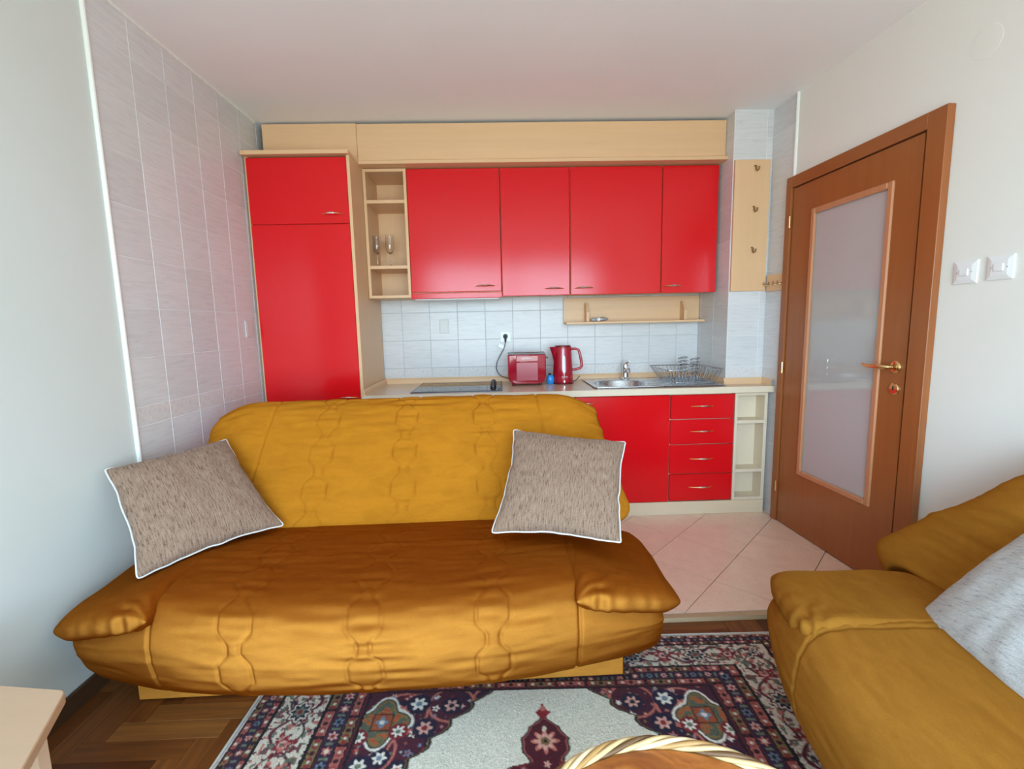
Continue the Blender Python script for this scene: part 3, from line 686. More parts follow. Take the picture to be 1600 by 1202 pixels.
obj('top_plate', G().rects((1.524, 1.774, -.298, -.144), (1.560, 1.738, -.262, -.180), 1.036, 1.050), M['black'], tt, fixn=True, smooth=0)
obj('warming_rail', G().tube([(1.562, -.290, 1.048), (1.566, -.292, 1.056), (1.726, -.292, 1.056), (1.730, -.290, 1.048)], .0032, 8), M['silver'], tt)
obj('slot_grille', G().box(1.565, 1.733, -.224, -.218, 1.02, 1.047).box(1.560, 1.738, -.262, -.180, 1.018, 1.022), M['whitegrey'], tt, smooth=0)
obj('lever', G().box(1.775, 1.800, -.228, -.206, 1.008, 1.016, .002), M['black'], tt, smooth=0)
for x, y in ((1.555, -.285), (1.742, -.285), (1.555, -.16), (1.742, -.16)): obj('foot', G().lathe([(.008, .8293), (.008, .844)], (x, y, 0), 12), M['appledark'], tt)
text_part('logo', 'BOSCH', .0155, (1.653, -.3092, 1.015), FRONT, M['white'], tt)
obj('emblem', G(Matrix.Translation((1.618, -.3085, 1.015)) @ FRONT.to_4x4()).lathe([(.0042, -.0008), (.0042, .0008), (.0060, .0008), (.0060, -.0008)], (0,0,0), 16, caps=False), M['white'], tt, fixn=True)
cord = [(1.512, -.030, 1.150), (1.512, -.038, 1.125), (1.508, -.036, 1.10), (1.497, -.034, 1.065), (1.470, -.034, 1.02), (1.447, -.036, .975), (1.440, -.042, .93), (1.452, -.052, .895), (1.480, -.075, .872), (1.520, -.11, .862), (1.550, -.14, .862)]
obj('cord', G().tube(cord, .0036, 8), M['cable'], tt)
obj('plug', G(Matrix.Translation((1.512, -.0085, 1.158)) @ FRONT.to_4x4()).lathe([(.0175, .0), (.0175, .012), (.014, .020), (.010, .028), (.0, .030)], (0,0,0), 20), M['black'], tt)
obj('plug_boot', G().tube([(1.512, -.030, 1.156), (1.512, -.036, 1.138), (1.511, -.037, 1.115)], [.010, .008, .005], 10), M['black'], tt)
obj('cord_label', G(Matrix.Translation((1.482, -.036, 1.088)) @ Matrix.Rotation(.35, 4, 'Y')).box(-.024, .020, -.0007, .0007, -.012, .012), M['white'], tt, smooth=0)

# kettle
kt = thing('kettle', 'dark red electric kettle with loop handle standing beside the toaster', 'kettle', (1.905, -.21, .829))
c = (1.903, -.21, .829)
obj('body', G().lathe([(.0, .004), (.066, .004), (.069, .012), (.070, .05), (.067, .12), (.063, .19), (.060, .245), (.0585, .252), (.0, .253)], c, 40), M['applered'], kt)
obj('power_base', G().lathe([(.0, .0005), (.074, .0005), (.075, .010), (.071, .014), (.0, .014)], c, 36), M['appledark'], kt)
obj('lid', G().lathe([(.0565, .2515), (.0565, .258), (.050, .264), (.0, .266)], c, 32), M['appledark'], kt)
sp_ = np.zeros((6, 9, 3))
for i in range(6):
    u = i/5
    for j in range(9):
        th = -PI/2+PI*j/8; z = .13+.122*u; w = .010+.026*u; ext = .010+.030*u**1.6
        sp_[i, j] = (c[0]-.052-.008*u*0-ext*math.cos(th), c[1]+w*math.sin(th), c[2]+z)
obj('spout', G().grid(sp_), M['applered'], kt, fixn=True)
obj('handle', G().tube([(c[0]+.052, c[1]-.012, c[2]+.238), (c[0]+.085, c[1]-.018, c[2]+.239), (c[0]+.105, c[1]-.022, c[2]+.232), (c[0]+.114, c[1]-.024, c[2]+.205), (c[0]+.124, c[1]-.026, c[2]+.150), (c[0]+.127, c[1]-.026, c[2]+.122), (c[0]+.118, c[1]-.025, c[2]+.108), (c[0]+.090, c[1]-.020, c[2]+.098), (c[0]+.060, c[1]-.014, c[2]+.093)], [.009, .0085, .009, .0095, .010, .010, .0095, .009, .009], 12), M['applered'], kt)
g_ = np.zeros((12, 7, 3))
for i in range(12):
    u = i/11; z = .075+.125*u; w = .0125*math.sqrt(max(0.02, 1-(2*u-1)**6))*(1-.25*u)
    for j in range(7):
        a = (j-3)/3*w; rad = .0705-.0065*u; g_[i, j] = (c[0]+a, c[1]-math.sqrt(rad**2-a*a)-.0015, c[2]+z)
obj('water_gauge', G().grid(g_), M['gauge'], kt, fixn=True)
text_part('logo', 'BOSCH', .0125, (c[0]+.003, c[1]-.0715, c[2]+.052), FRONT, M['white'], kt)
obj('switch', G().box(c[0]-.006, c[0]+.006, c[1]-.0745, c[1]-.066, c[2]+.013, c[2]+.028, .002), M['silver'], kt, smooth=0)
obj('cord', G().tube([(c[0]+.070, c[1]+.02, .836), (c[0]+.10, c[1]+.05, .842), (c[0]+.13, c[1]+.08, .868)], .0036, 8), M['cable'], kt)
bb = thing('dish_soap_bottle', 'small round blue bottle with black cap between toaster and kettle', 'bottle', (1.813, -.235, .829))
c = (1.812, -.235, .829)
obj('bottle', G().lathe([(.0, .0005), (.018, .0005), (.024, .008), (.0265, .026), (.025, .046), (.017, .060), (.009, .066), (.0, .067)], c, 24, sy=.7), M['blue'], bb)
obj('cap', G().lathe([(.0095, .062), (.0105, .066), (.0095, .076), (.0, .078)], (c[0]-.003, c[1], c[2]), 16), M['black'], bb)

# sockets, cover plates and switches
sc = thing('wall_socket', 'white wall socket holding the black plug above the toaster', 'socket', (1.513, 0, 1.154))
obj('plate', G().box(1.473, 1.553, -.0105, -.003, 1.114, 1.194, .003), M['white'], sc, smooth=0)
obj('socket_ring', G(Matrix.Translation((1.512, -.0095, 1.158)) @ FRONT.to_4x4()).lathe([(.019, 0), (.019, .003), (.024, .003), (.024, 0)], (0,0,0), 24, caps=False), M['white'], sc, fixn=True)
bp_ = thing('cover_plate', 'pale blank square cover plate on the tiles above the hob', 'cover plate', (1.07, 0, 1.238), 0)
obj('plate', G().box(1.036, 1.106, -.008, -.003, 1.188, 1.288, .002), M['blanktile'], bp_, smooth=0); obj('inset', G().box(1.045, 1.097, -.0095, -.0075, 1.197, 1.279, .001), M['blanktile'], bp_, smooth=0)
bp_ = thing('cover_plate', 'pale cover plate on the side wall tiles next to the tall cabinet', 'cover plate', (0.01, -.64, 1.248), 0)
obj('plate', G().box(.0078, .0145, -.680, -.604, 1.200, 1.296, .002), M['blanktile'], bp_, smooth=0); obj('inset', G().box(.0142, .0160, -.670, -.614, 1.210, 1.286, .001), M['blanktile'], bp_, smooth=0)
for a, z, lab in ((1.675, 1.400, 'white square light switch nearer the door frame'), (1.793, 1.404, 'white square light switch farther from the door frame')):
    s_ = rthing('light_switch', lab, 'light switch', 0, a, z)
    w = .042; g = RG(); A_ = [(0, -w), (0, w)]
    vs = []; 
    for n_, r in ((.0, w), (.006, w), (.010, w*.62)): vs += [(n_, a-r, z-r), (n_, a+r, z-r), (n_, a+r, z+r), (n_, a-r, z+r)]
    g.add(vs, [(i+4*k, (i+1) % 4+4*k, (i+1) % 4+4*k+4, i+4*k+4) for k in (0, 1) for i in range(4)]+[(8, 9, 10, 11)])
    obj('plate', g, M['white'], s_, fixn=True, smooth=0)
    obj('rocker', RG().box(.009, .0145, a-.016, a+.016, z-.013, z+.013, .002), M['white'], s_, smooth=0)
    for s in (-1, 1): obj('screw', G(RW @ Matrix.Translation((.0095, a+s*.026, z)) @ Matrix.Rotation(PI/2, 4, 'Y')).lathe([(.0022, 0), (.0022, .0012), (0, .0014)], (0,0,0), 10), M['whitegrey'], s_)
tag(obj('junction_cover', G(RW @ Matrix.Translation((.0, 1.665, 2.205)) @ Matrix.Rotation(PI/2, 4, 'Y')).lathe([(.055, 0), (.0545, .0006), (.052, .0008), (.0, .0009)], (0,0,0), 40), M['wall_r']), 'round painted cover disc high on the wall above the switches', 'cover plate')

# ---------------------------------------------------------------- door
dp = obj('door_1', RG().box(.001, .012, .690, 1.560, .0, 2.0), M['dark'], smooth=0, **S)
Fw = .070
obj('frame_jamb', RG().box(.001, .034, .645, .692, .001, 2.041, .002), M['doorframe'], dp, smooth=0)
obj('frame_jamb', RG().box(.001, .034, 1.497, 1.578, .001, 2.041, .002), M['doorframe'], dp, smooth=0)
obj('frame_head', RG().box(.001, .034, .692, 1.497, 1.978, 2.041, .002), M['doorframex'], dp, smooth=0)
leafz0, leafz1, la0, la1 = .006, 1.972, .699, 1.483
ga0, ga1, gz0, gz1 = .860, 1.355, .352, 1.822
g = RG()
xs = [la0, ga0, ga1, la1]; zs = [leafz0, gz0, gz1, leafz1]
vs = [(n_, a, z) for n_ in (.004, .024) for z in zs for a in xs]; fs = []
for j in range(3):
    for i in range(3):
        if i == 1 and j == 1: continue
        fs += [(I(i,j,0), I(i+1,j,0), I(i+1,j+1,0), I(i,j+1,0)), (I(i,j,1), I(i,j+1,1), I(i+1,j+1,1), I(i+1,j,1))]
for i in range(3):
    fs += [(I(i,0,0), I(i,0,1), I(i+1,0,1), I(i+1,0,0)), (I(i,3,0), I(i+1,3,0), I(i+1,3,1), I(i,3,1)), (I(0,i,0), I(0,i+1,0), I(0,i+1,1), I(0,i,1)), (I(3,i,0), I(3,i,1), I(3,i+1,1), I(3,i+1,0))]
fs += [(I(1,1,0), I(2,1,0), I(2,1,1), I(1,1,1)), (I(1,2,0), I(1,2,1), I(2,2,1), I(2,2,0)), (I(1,1,0), I(1,1,1), I(1,2,1), I(1,2,0)), (I(2,1,0), I(2,2,0), I(2,2,1), I(2,1,1))]
leaf = obj('door_leaf', g.add(vs, fs), M['doorwood'], dp, fixn=True, smooth=0)
obj('glass_pane', RG().box(.010, .0165, ga0, ga1, gz0, gz1), M['frost'], leaf, smooth=0)
bw = .026
for (a0, a1, z0, z1) in ((ga0-.004, ga0+bw, gz0-.004, gz1+.004), (ga1-bw, ga1+.004, gz0-.004, gz1+.004), (ga0+bw, ga1-bw, gz0-.004, gz0+bw), (ga0+bw, ga1-bw, gz1-bw, gz1+.004)):
    obj('glazing_bead', RG().box(.0165, .032, a0, a1, z0, z1, .005), M['bead'], leaf, smooth=0)
LH = RW @ Matrix.Translation((.0, 1.440, 1.022)) @ Matrix.Rotation(PI/2, 4, 'Y')
g = G(LH).lathe([(.026, .024), (.026, .030), (.021, .035), (.013, .037), (.012, .050), (.0, .052)], (0,0,0), 28)
g2 = G(RW).tube([(.045, 1.440, 1.022), (.066, 1.438, 1.022), (.076, 1.425, 1.022), (.078, 1.395, 1.022), (.076, 1.355, 1.020), (.073, 1.325, 1.022), (.072, 1.312, 1.025)], [.010, .010, .0105, .011, .0095, .0075, .0065], 12)
g.v += g2.v; nb = len(g.v)-len(g2.v); hv = []
hd = obj('door_handle', g2, M['brass'], leaf)
g = G(LH).lathe([(.026, .024), (.026, .030), (.021, .035), (.013, .037), (.012, .050), (.0, .052)], (0,0,0), 28)
obj('handle_rose', g, M['brass'], leaf)
LK = RW @ Matrix.Translation((.0, 1.440, .926)) @ Matrix.Rotation(PI/2, 4, 'Y')
obj('lock_rose', G(LK).lathe([(.025, .024), (.025, .029), (.021, .032), (.0, .0325)], (0,0,0), 28), M['brass'], leaf)
g = G(RW); n_ = 13; vs = [(.0330, 1.440, .924)]+[(.0330, 1.440+.020*math.cos(PI+PI*k/(n_-1)), .924+.020*math.sin(PI+PI*k/(n_-1))) for k in range(n_)]
g.add(vs, [(0, k, k+1) for k in range(1, n_)]); obj('red_mark', g, M['redmark'], leaf, smooth=0, label='red half-disc mark on the lock rose')
obj('keyhole', RG().box(.0325, .0340, 1.4365, 1.4435, .918, .938, .001), M['black'], leaf, smooth=0)
for z in (1.79, .954, .225): obj('hinge', RG().tube([(.037, .694, z-.032), (.037, .694, z+.032)], .0055, 10), M['brass'], dp)

# ---------------------------------------------------------------- soft furniture
def smooth_noise(X, Y, sx, sy, seed):
    r = np.random.default_rng(seed); L = r.random((64, 64)); x = X*sx; y = Y*sy
    xi = np.floor(x).astype(int); yi = np.floor(y).astype(int); fx_ = x-xi; fy_ = y-yi; fx_ = fx_*fx_*(3-2*fx_); fy_ = fy_*fy_*(3-2*fy_)
    g_ = lambda a, b: L[a % 64, b % 64]
    return (g_(xi, yi)*(1-fx_)+g_(xi+1, yi)*fx_)*(1-fy_)+(g_(xi, yi+1)*(1-fx_)+g_(xi+1, yi+1)*fx_)*fy_-.5
def resample(P, n, closed=True):
    """Catmull-Rom through P, then even arc length"""
    P = np.array(P, float); m = len(P); out = []
    segs = m if closed else m-1
    for i in range(segs):
        p0, p1, p2, p3 = (P[(i-1) % m], P[i], P[(i+1) % m], P[(i+2) % m]) if closed else (P[max(i-1, 0)], P[i], P[i+1], P[min(i+2, m-1)])
        for t in np.linspace(0, 1, 24, endpoint=False): out.append(.5*((2*p1)+(-p0+p2)*t+(2*p0-5*p1+4*p2-p3)*t*t+(-p0+3*p1-3*p2+p3)*t**3))
    out.append(P[0] if closed else P[-1]); out = np.array(out); d = np.r_[0, np.cumsum(np.linalg.norm(np.diff(out, axis=0), axis=1))]
    q = np.linspace(0, d[-1], n, endpoint=not closed); return np.stack([np.interp(q, d, out[:, k]) for k in range(out.shape[1])], 1), q
def normals(A, closed_v=True):
    du = np.gradient(A, axis=0); dv = (np.roll(A, -1, 1)-np.roll(A, 1, 1)) if closed_v else np.gradient(A, axis=1)
    n = np.cross(du, dv); return n/(np.linalg.norm(n, axis=2, keepdims=True)+1e-9)
def chain(x, s, xc, pitch=.165, w0=.020, w1=.052):
    """distance to the two stitched lines of an hourglass column, and 'inside a bead' weight"""
    ph = (s/pitch) % 1.0; tri = np.abs(ph*2-1); sm = np.clip((tri-.30)/.58, 0, 1); sm = sm*sm*(3-2*sm); w = w1-(w1-w0)*sm
    d = np.abs(np.abs(x-xc)-w); return d/np.sqrt(1+.35*(sm*(1-sm)*4)), np.clip((w-np.abs(x-xc))/w, 0, 1)
def quilt(x, s, cols, smin, smax, seams, amp=1.0):
    D = np.zeros_like(x)
    inside = np.ones_like(x)*1.0
    for xc in cols:
        d, b = chain(x, s, xc); D -= amp*.0040*np.exp(-(d/.0042)**2); D += amp*.0020*np.sqrt(b)
        r_ = np.abs(x-xc); D += .0050*np.exp(-(r_/.13)**2)*smooth_noise(x, s, 8, 44, 5)*1.6*amp
    for xs_ in seams: D -= .0065*np.exp(-((x-xs_)/.005)**2)
    D += .006*smooth_noise(x, s, 3, 9, 8)+amp*.0034*smooth_noise(x, s, 6, 36, 9)+amp*.0024*smooth_noise(x, s, 11, 60, 19)
    return D*np.clip((s-smin)/.04, 0, 1)*np.clip((smax-s)/.04, 0, 1)

def sofa(name, label, cat, origin, rot, hw, c, cols, mat, nu=420, group=None, wing_drop=.085, wing_len=None, back_flare=.10, bow=.155, tip_raise=.10, back_drop=0.0):
    """hw: half width of the body; c: half width of the quilted middle. local x along the seat, -y to the front, z=0 on the floor, y=0 at the crease"""
    mat, mat_b = mat; t = thing(name, label, cat, origin, rot); FR = WM[t]; wl = wing_len or (hw+.02-c)
    top = .455
    # plinth
    obj('plinth', G(FR).box(-hw+.115, hw-.115, -.352, .30, .003, .12, .004), mat, t, smooth=0)
    # seat with its front roll
    prof = [(.13, .10), (.14, .30), (.05, .43), (-.05, top), (-.20, top+.008), (-.36, top+.006), (-.485, top-.002), (-.550, top-.034), (-.583, top-.115), (-.582, .24), (-.548, .155), (-.478, .105), (-.38, .095), (-.10, .095)]
    Q, q = resample(prof, 300); total = q[-1]+np.linalg.norm(Q[0]-Q[-1])
    u = np.linspace(-1, 1, nu); u = np.sign(u)*(1-(1-np.abs(u))**1.25); X = u*hw
    A = np.zeros((nu, 300, 3)); XX = np.repeat(X[:, None], 300, 1); UU = np.abs(u)[:, None]
    yy = np.repeat(Q[None, :, 0], nu, 0); zz = np.repeat(Q[None, :, 1], nu, 0)
    fb = np.clip((-yy-.10)/.44, 0, 1)                                 # front part is bowed in plan
    yy = yy+fb*bow*(UU**2.4)*.95
    dz = np.clip((np.abs(XX)-c)/max(hw-c, .01), 0, 1); tp = np.clip((zz-.22)/.2, 0, 1)
    zz = zz-tp*(dz**1.2)*.085+(1-tp)*np.clip(UU-.6, 0, 1)**2*.04*fb
    cy0, cz0 = -.15, .24; k = np.sqrt(np.clip(1-np.clip((UU-.93)/.07, 0, 1)**2, 0, 1))*.05+.95
    yy = cy0+(yy-cy0)*k; zz = cz0+(zz-cz0)*k
    A[..., 0] = XX; A[..., 1] = yy; A[..., 2] = zz
    Nn = normals(A); s0 = np.argmin(np.abs(Q[:, 0]+.0)+np.abs(Q[:, 1]-top)); SS = np.repeat((q-q[s0])[None], nu, 0)
    D = quilt(XX, SS, cols, .0, 1.02, (-c, c), .95)
    D += .010*np.exp(-((SS-.93)/.02)**2)*smooth_noise(XX, SS, 9, 4, 3)
    if np.mean(Nn[nu//2, 60:110, 2]) < 0: Nn = -Nn
    A = A+Nn*D[..., None]
    g = G(FR).grid(A, cv=True); n = 300
    g.f.append(tuple(range(n))); g.mi.append(0); g.f.append(tuple((nu-1)*n+k_ for k_ in range(n))[::-1]); g.mi.append(0)
    obj('seat', g, mat, t, fixn=True, smooth=80)
    # seat wings: padded flaps over each end
    for sgn in (-1, 1):
        na, nb = 70, 90; a = np.linspace(0, 1, na); th = np.linspace(0, 2*PI, nb, endpoint=False)
        Aa, Th = np.meshgrid(a, th, indexing='ij')
        yf = -.537+.085*Aa**1.6; yb_ = .02-.02*Aa                 # front and back edge, from seam to tip
        cyy = (yf+yb_)/2; ry = (yb_-yf)/2
        zc = top-.045-wing_drop*Aa**1.25; rz = .055*np.clip(Aa/.10, 0, 1)**.5*np.clip((1-Aa)/.16, 0.02, 1)**.5+.004
        ex = .38
        cs, sn = np.cos(Th), np.sin(Th); sy = np.sign(cs)*np.abs(cs)**ex; sz = np.sign(sn)*np.abs(sn)**.8
        rnd = np.clip((1-Aa)/.22, 0.0, 1)**.5*.10+.90
        B_ = np.zeros((na, nb, 3)); B_[..., 0] = sgn*(c-.015+Aa*(wl+.03)); B_[..., 1] = cyy+ry*rnd*sy; B_[..., 2] = zc+rz*sz
        Nw = normals(B_); 
        if np.mean((Nw[..., 2]*sz)) < 0: Nw = -Nw
        px, py = Aa*wl, B_[..., 1]-(-.537); ang = np.arctan2(py, px+.02); rad = np.hypot(px, py)
        Dw = .0042*np.sin(ang*15+6*smooth_noise(px, py, 14, 14, 4))*np.exp(-((rad-.07)/.09)**2)*(.5+smooth_noise(px, py, 11, 11, 44))*1.6+.0022*np.sin(Aa*46+9*smooth_noise(px, py, 9, 9, 6))*np.exp(-(py/.05)**2)*(.5+smooth_noise(px, py, 13, 5, 46))+.009*smooth_noise(px, py, 7, 9, 12)
        B_ = B_+Nw*Dw[..., None]
        g = G(FR).grid(B_, cv=True); g.f.append(tuple(range(nb))); g.mi.append(0); g.f.append(tuple((na-1)*nb+k_ for k_ in range(nb))[::-1]); g.mi.append(0)
        obj('seat_wing', g, mat, t, fixn=True, smooth=80)
    # backrest
    front = [(-.005, .405), (.015, .445), (.075, .545), (.145, .660), (.220, .775), (.300, .868)]
    rear = [(.130, .375), (.170, .420), (.260, .540), (.340, .660), (.410, .770), (.455, .850)]
    loop = front+[(.355, .905), (.410, .918), (.452, .898)]+rear[::-1]+[(.07, .362)]
    Q, q = resample(loop, 260); nu2 = nu
    cen = np.array([[.225, .64]]); u = np.linspace(-1, 1, nu2); u = np.sign(u)*(1-(1-np.abs(u))**1.35)
    UU = np.repeat(u[:, None], 260, 1); yy = np.repeat(Q[None, :, 0], nu2, 0); zz = np.repeat(Q[None, :, 1], nu2, 0)
    # along the slope coordinate h 0..1 from bottom to top; thickness direction collapses towards the ends
    dirv = np.array([.42, .52]); dirv /= np.linalg.norm(dirv); per = np.array([-dirv[1], dirv[0]])
    rel = np.stack([yy-.225, zz-.64], -1); h = rel @ dirv; w = rel @ per
    T = np.clip(1-np.abs(UU)**9, 0, 1)**.5; hh = (h-h.min())/(h.max()-h.min())
    w = w*(.06+.94*T); cornerdrop = np.clip((np.abs(UU)-.72)/.28, 0, 1)**2.2
    h2 = h-np.clip(hh-.5, 0, 1)*cornerdrop*.16+np.clip(.35-hh, 0, 1)*cornerdrop*tip_raise
    yy = .225+h2*dirv[0]+w*per[0]; zz = .64+h2*dirv[1]+w*per[1]
    zz = zz-back_drop*np.clip(hh*1.6, 0, 1)
    half = hw-.055+back_flare*(1-hh)**1.35
    half = half-.55*back_flare*np.clip((.14-hh)/.14, 0, 1)**2*np.abs(UU)**4
    XX = UU*half; A = np.stack([XX, yy, zz], -1); Nn = normals(A)
    if np.mean(Nn[nu2//2, 20:80, 1]) > 0: Nn = -Nn
    SS = np.repeat(q[None], nu2, 0)
    XQ = UU*(hw-.01)
    D = quilt(XQ, SS+.05, [k_*.96 for k_ in cols], .07, .80, (-c*.98, c*.98), 1.55)
    ew = np.clip((np.abs(XQ)-c)/.25, 0, 1); D += ew*(.010*smooth_noise(XQ, SS, 9, 11, 21)+.012*smooth_noise(XQ+SS*.7, SS-XQ*.6, 4, 15, 23))*np.clip((.8-SS)/.1, 0, 1)
    A = A+Nn*D[..., None]
    A[..., 0] = np.maximum(A[..., 0], -1.018) if hw > .9 else A[..., 0]
    g = G(FR).grid(A, cv=True); n = 260
    g.f.append(tuple(range(n))); g.mi.append(0); g.f.append(tuple((nu2-1)*n+k_ for k_ in range(n))[::-1]); g.mi.append(0)
    obj('backrest', g, mat_b, t, fixn=True, smooth=80)
    return t
sofa('sofa_bed', 'gold velvet sofa bed with quilted columns standing in front of the red kitchen', 'sofa', (1.035, -1.565, FL), math.radians(1.0), .960, .655, (-.385, 0, .385), M['velvet'], wing_len=.342)
sofa('armchair', 'gold velvet armchair with padded flared arm beside the door wall holding a pale grey cushion', 'armchair', (2.765, -2.640, FL+.0115), math.radians(-95), .640, .268, (), M['velvet2'], nu=260, wing_drop=.05, wing_len=.392, back_flare=.33, bow=.13, tip_raise=-.15, back_drop=.035)

def cushion(name, label, C4, T, mat, pipe, cat='cushion', seed=1, ears=.012, cr_=.010):
    """C4: seam corners top-left, top-right, bottom-right, bottom-left seen from the front"""
    tl, tr, br, bl = [np.array(q, float) for q in C4]; cen = (tl+tr+br+bl)/4
    ex = (tr-tl+br-bl); ey = (tl-bl+tr-br); nrm = np.cross(ex, ey); nrm /= np.linalg.norm(nrm)
    t = thing(name, label, cat, tuple(cen+np.array([0, 0, -.2]))); n = 72
    a = np.linspace(-1, 1, n); U, V = np.meshgrid(a, a, indexing='ij')
    rim = np.maximum(np.abs(U), np.abs(V)); pinch = .085
    Up = U*(1-pinch*(1-V**2)*np.abs(U)**2)+0; Vp = V*(1-pinch*(1-U**2)*np.abs(V)**2)
    wob = ears*smooth_noise(U*2+9, V*2+5, 3.5, 3.5, seed)*2; Up = Up+wob*np.abs(U)**6*np.sign(U); Vp = Vp+wob*np.abs(V)**6*np.sign(V)
    s_, v_ = (Up+1)/2, (Vp+1)/2
    base = (bl[None, None]*((1-s_)*(1-v_))[..., None]+br[None, None]*(s_*(1-v_))[..., None]+tr[None, None]*(s_*v_)[..., None]+tl[None, None]*((1-s_)*v_)[..., None])
    prof = ((1-U**2)*(1-V**2)).clip(0)**.36*(1-.25*(U**2*V**2))
    creas = cr_*smooth_noise(U+3, V+3, 5, 2.5, seed+2)*(1-rim**4)+.6*cr_*np.sin(14*np.arctan2(V, U)+3*smooth_noise(U, V, 3, 3, seed+5))*rim**3*(1-rim**2)*2
    g = G()
    for sgn in (1, -1):
        S_ = base+nrm[None, None]*((T/2*prof+creas*prof)*sgn)[..., None]
        g.grid(S_ if sgn > 0 else S_[:, ::-1])
    o = obj('cover', g, mat, t, smooth=0); me = o.data
    b = bmesh.new(); b.from_mesh(me); bmesh.ops.remove_doubles(b, verts=b.verts, dist=.00035); bmesh.ops.recalc_face_normals(b, faces=b.faces)
    uvl = b.loops.layers.uv.new('UVMap'); ex_ = ex/np.linalg.norm(ex); ey_ = ey/np.linalg.norm(ey); off = cen+np.array([0, 0, -.2])
    for f in b.faces:
        f.smooth = True
        for lp in f.loops:
            p = np.array(lp.vert.co)+off-cen; lp[uvl].uv = (float(p @ ex_), float(p @ ey_))
    b.to_mesh(me); b.free()
    if pipe:
        loop = [base[i, 0] for i in range(n)]+[base[n-1, j] for j in range(1, n)]+[base[i, n-1] for i in range(n-2, -1, -1)]+[base[0, j] for j in range(n-2, 0, -1)]
        loop = np.array(loop); out = loop-cen; out /= np.linalg.norm(out, axis=1)[:, None]; loop = loop+out*.002
        for _ in range(3): loop = (np.roll(loop, 1, 0)+loop*2+np.roll(loop, -1, 0))/4
        obj('piping', G().tube([tuple(q) for q in loop], .0031, 8, True), M['piping'], t, smooth=60)
    return t
cushion('cushion', 'taupe chenille cushion with white piping lying tilted against the plain wall', [(.027, -1.745, .752), (.270, -1.405, .775), (.575, -1.600, .458), (.248, -1.930, .430)], .15, M['taupe'], True, seed=3, ears=.02)
cushion('cushion', 'taupe chenille cushion with white piping upright near the sink cupboard', [(1.522, -1.44, .787), (1.982, -1.55, .750), (1.878, -1.89, .476), (1.425, -1.79, .486)], .14, M['taupe'], True, seed=14, ears=.02)
P0 = np.array([2.60, -2.27, .403]); E1 = np.array([.36, .03, .26]); E2 = np.array([-.09, -.42, .00])
cushion('cushion', 'pale grey tweed cushion leaning on the armchair back', [P0+E1+(-.02, .0, 0), P0+E1+E2, P0+E2, P0+(-.015, .012, 0)], .17, M['tweed'], False, seed=25, ears=.006, cr_=.005)

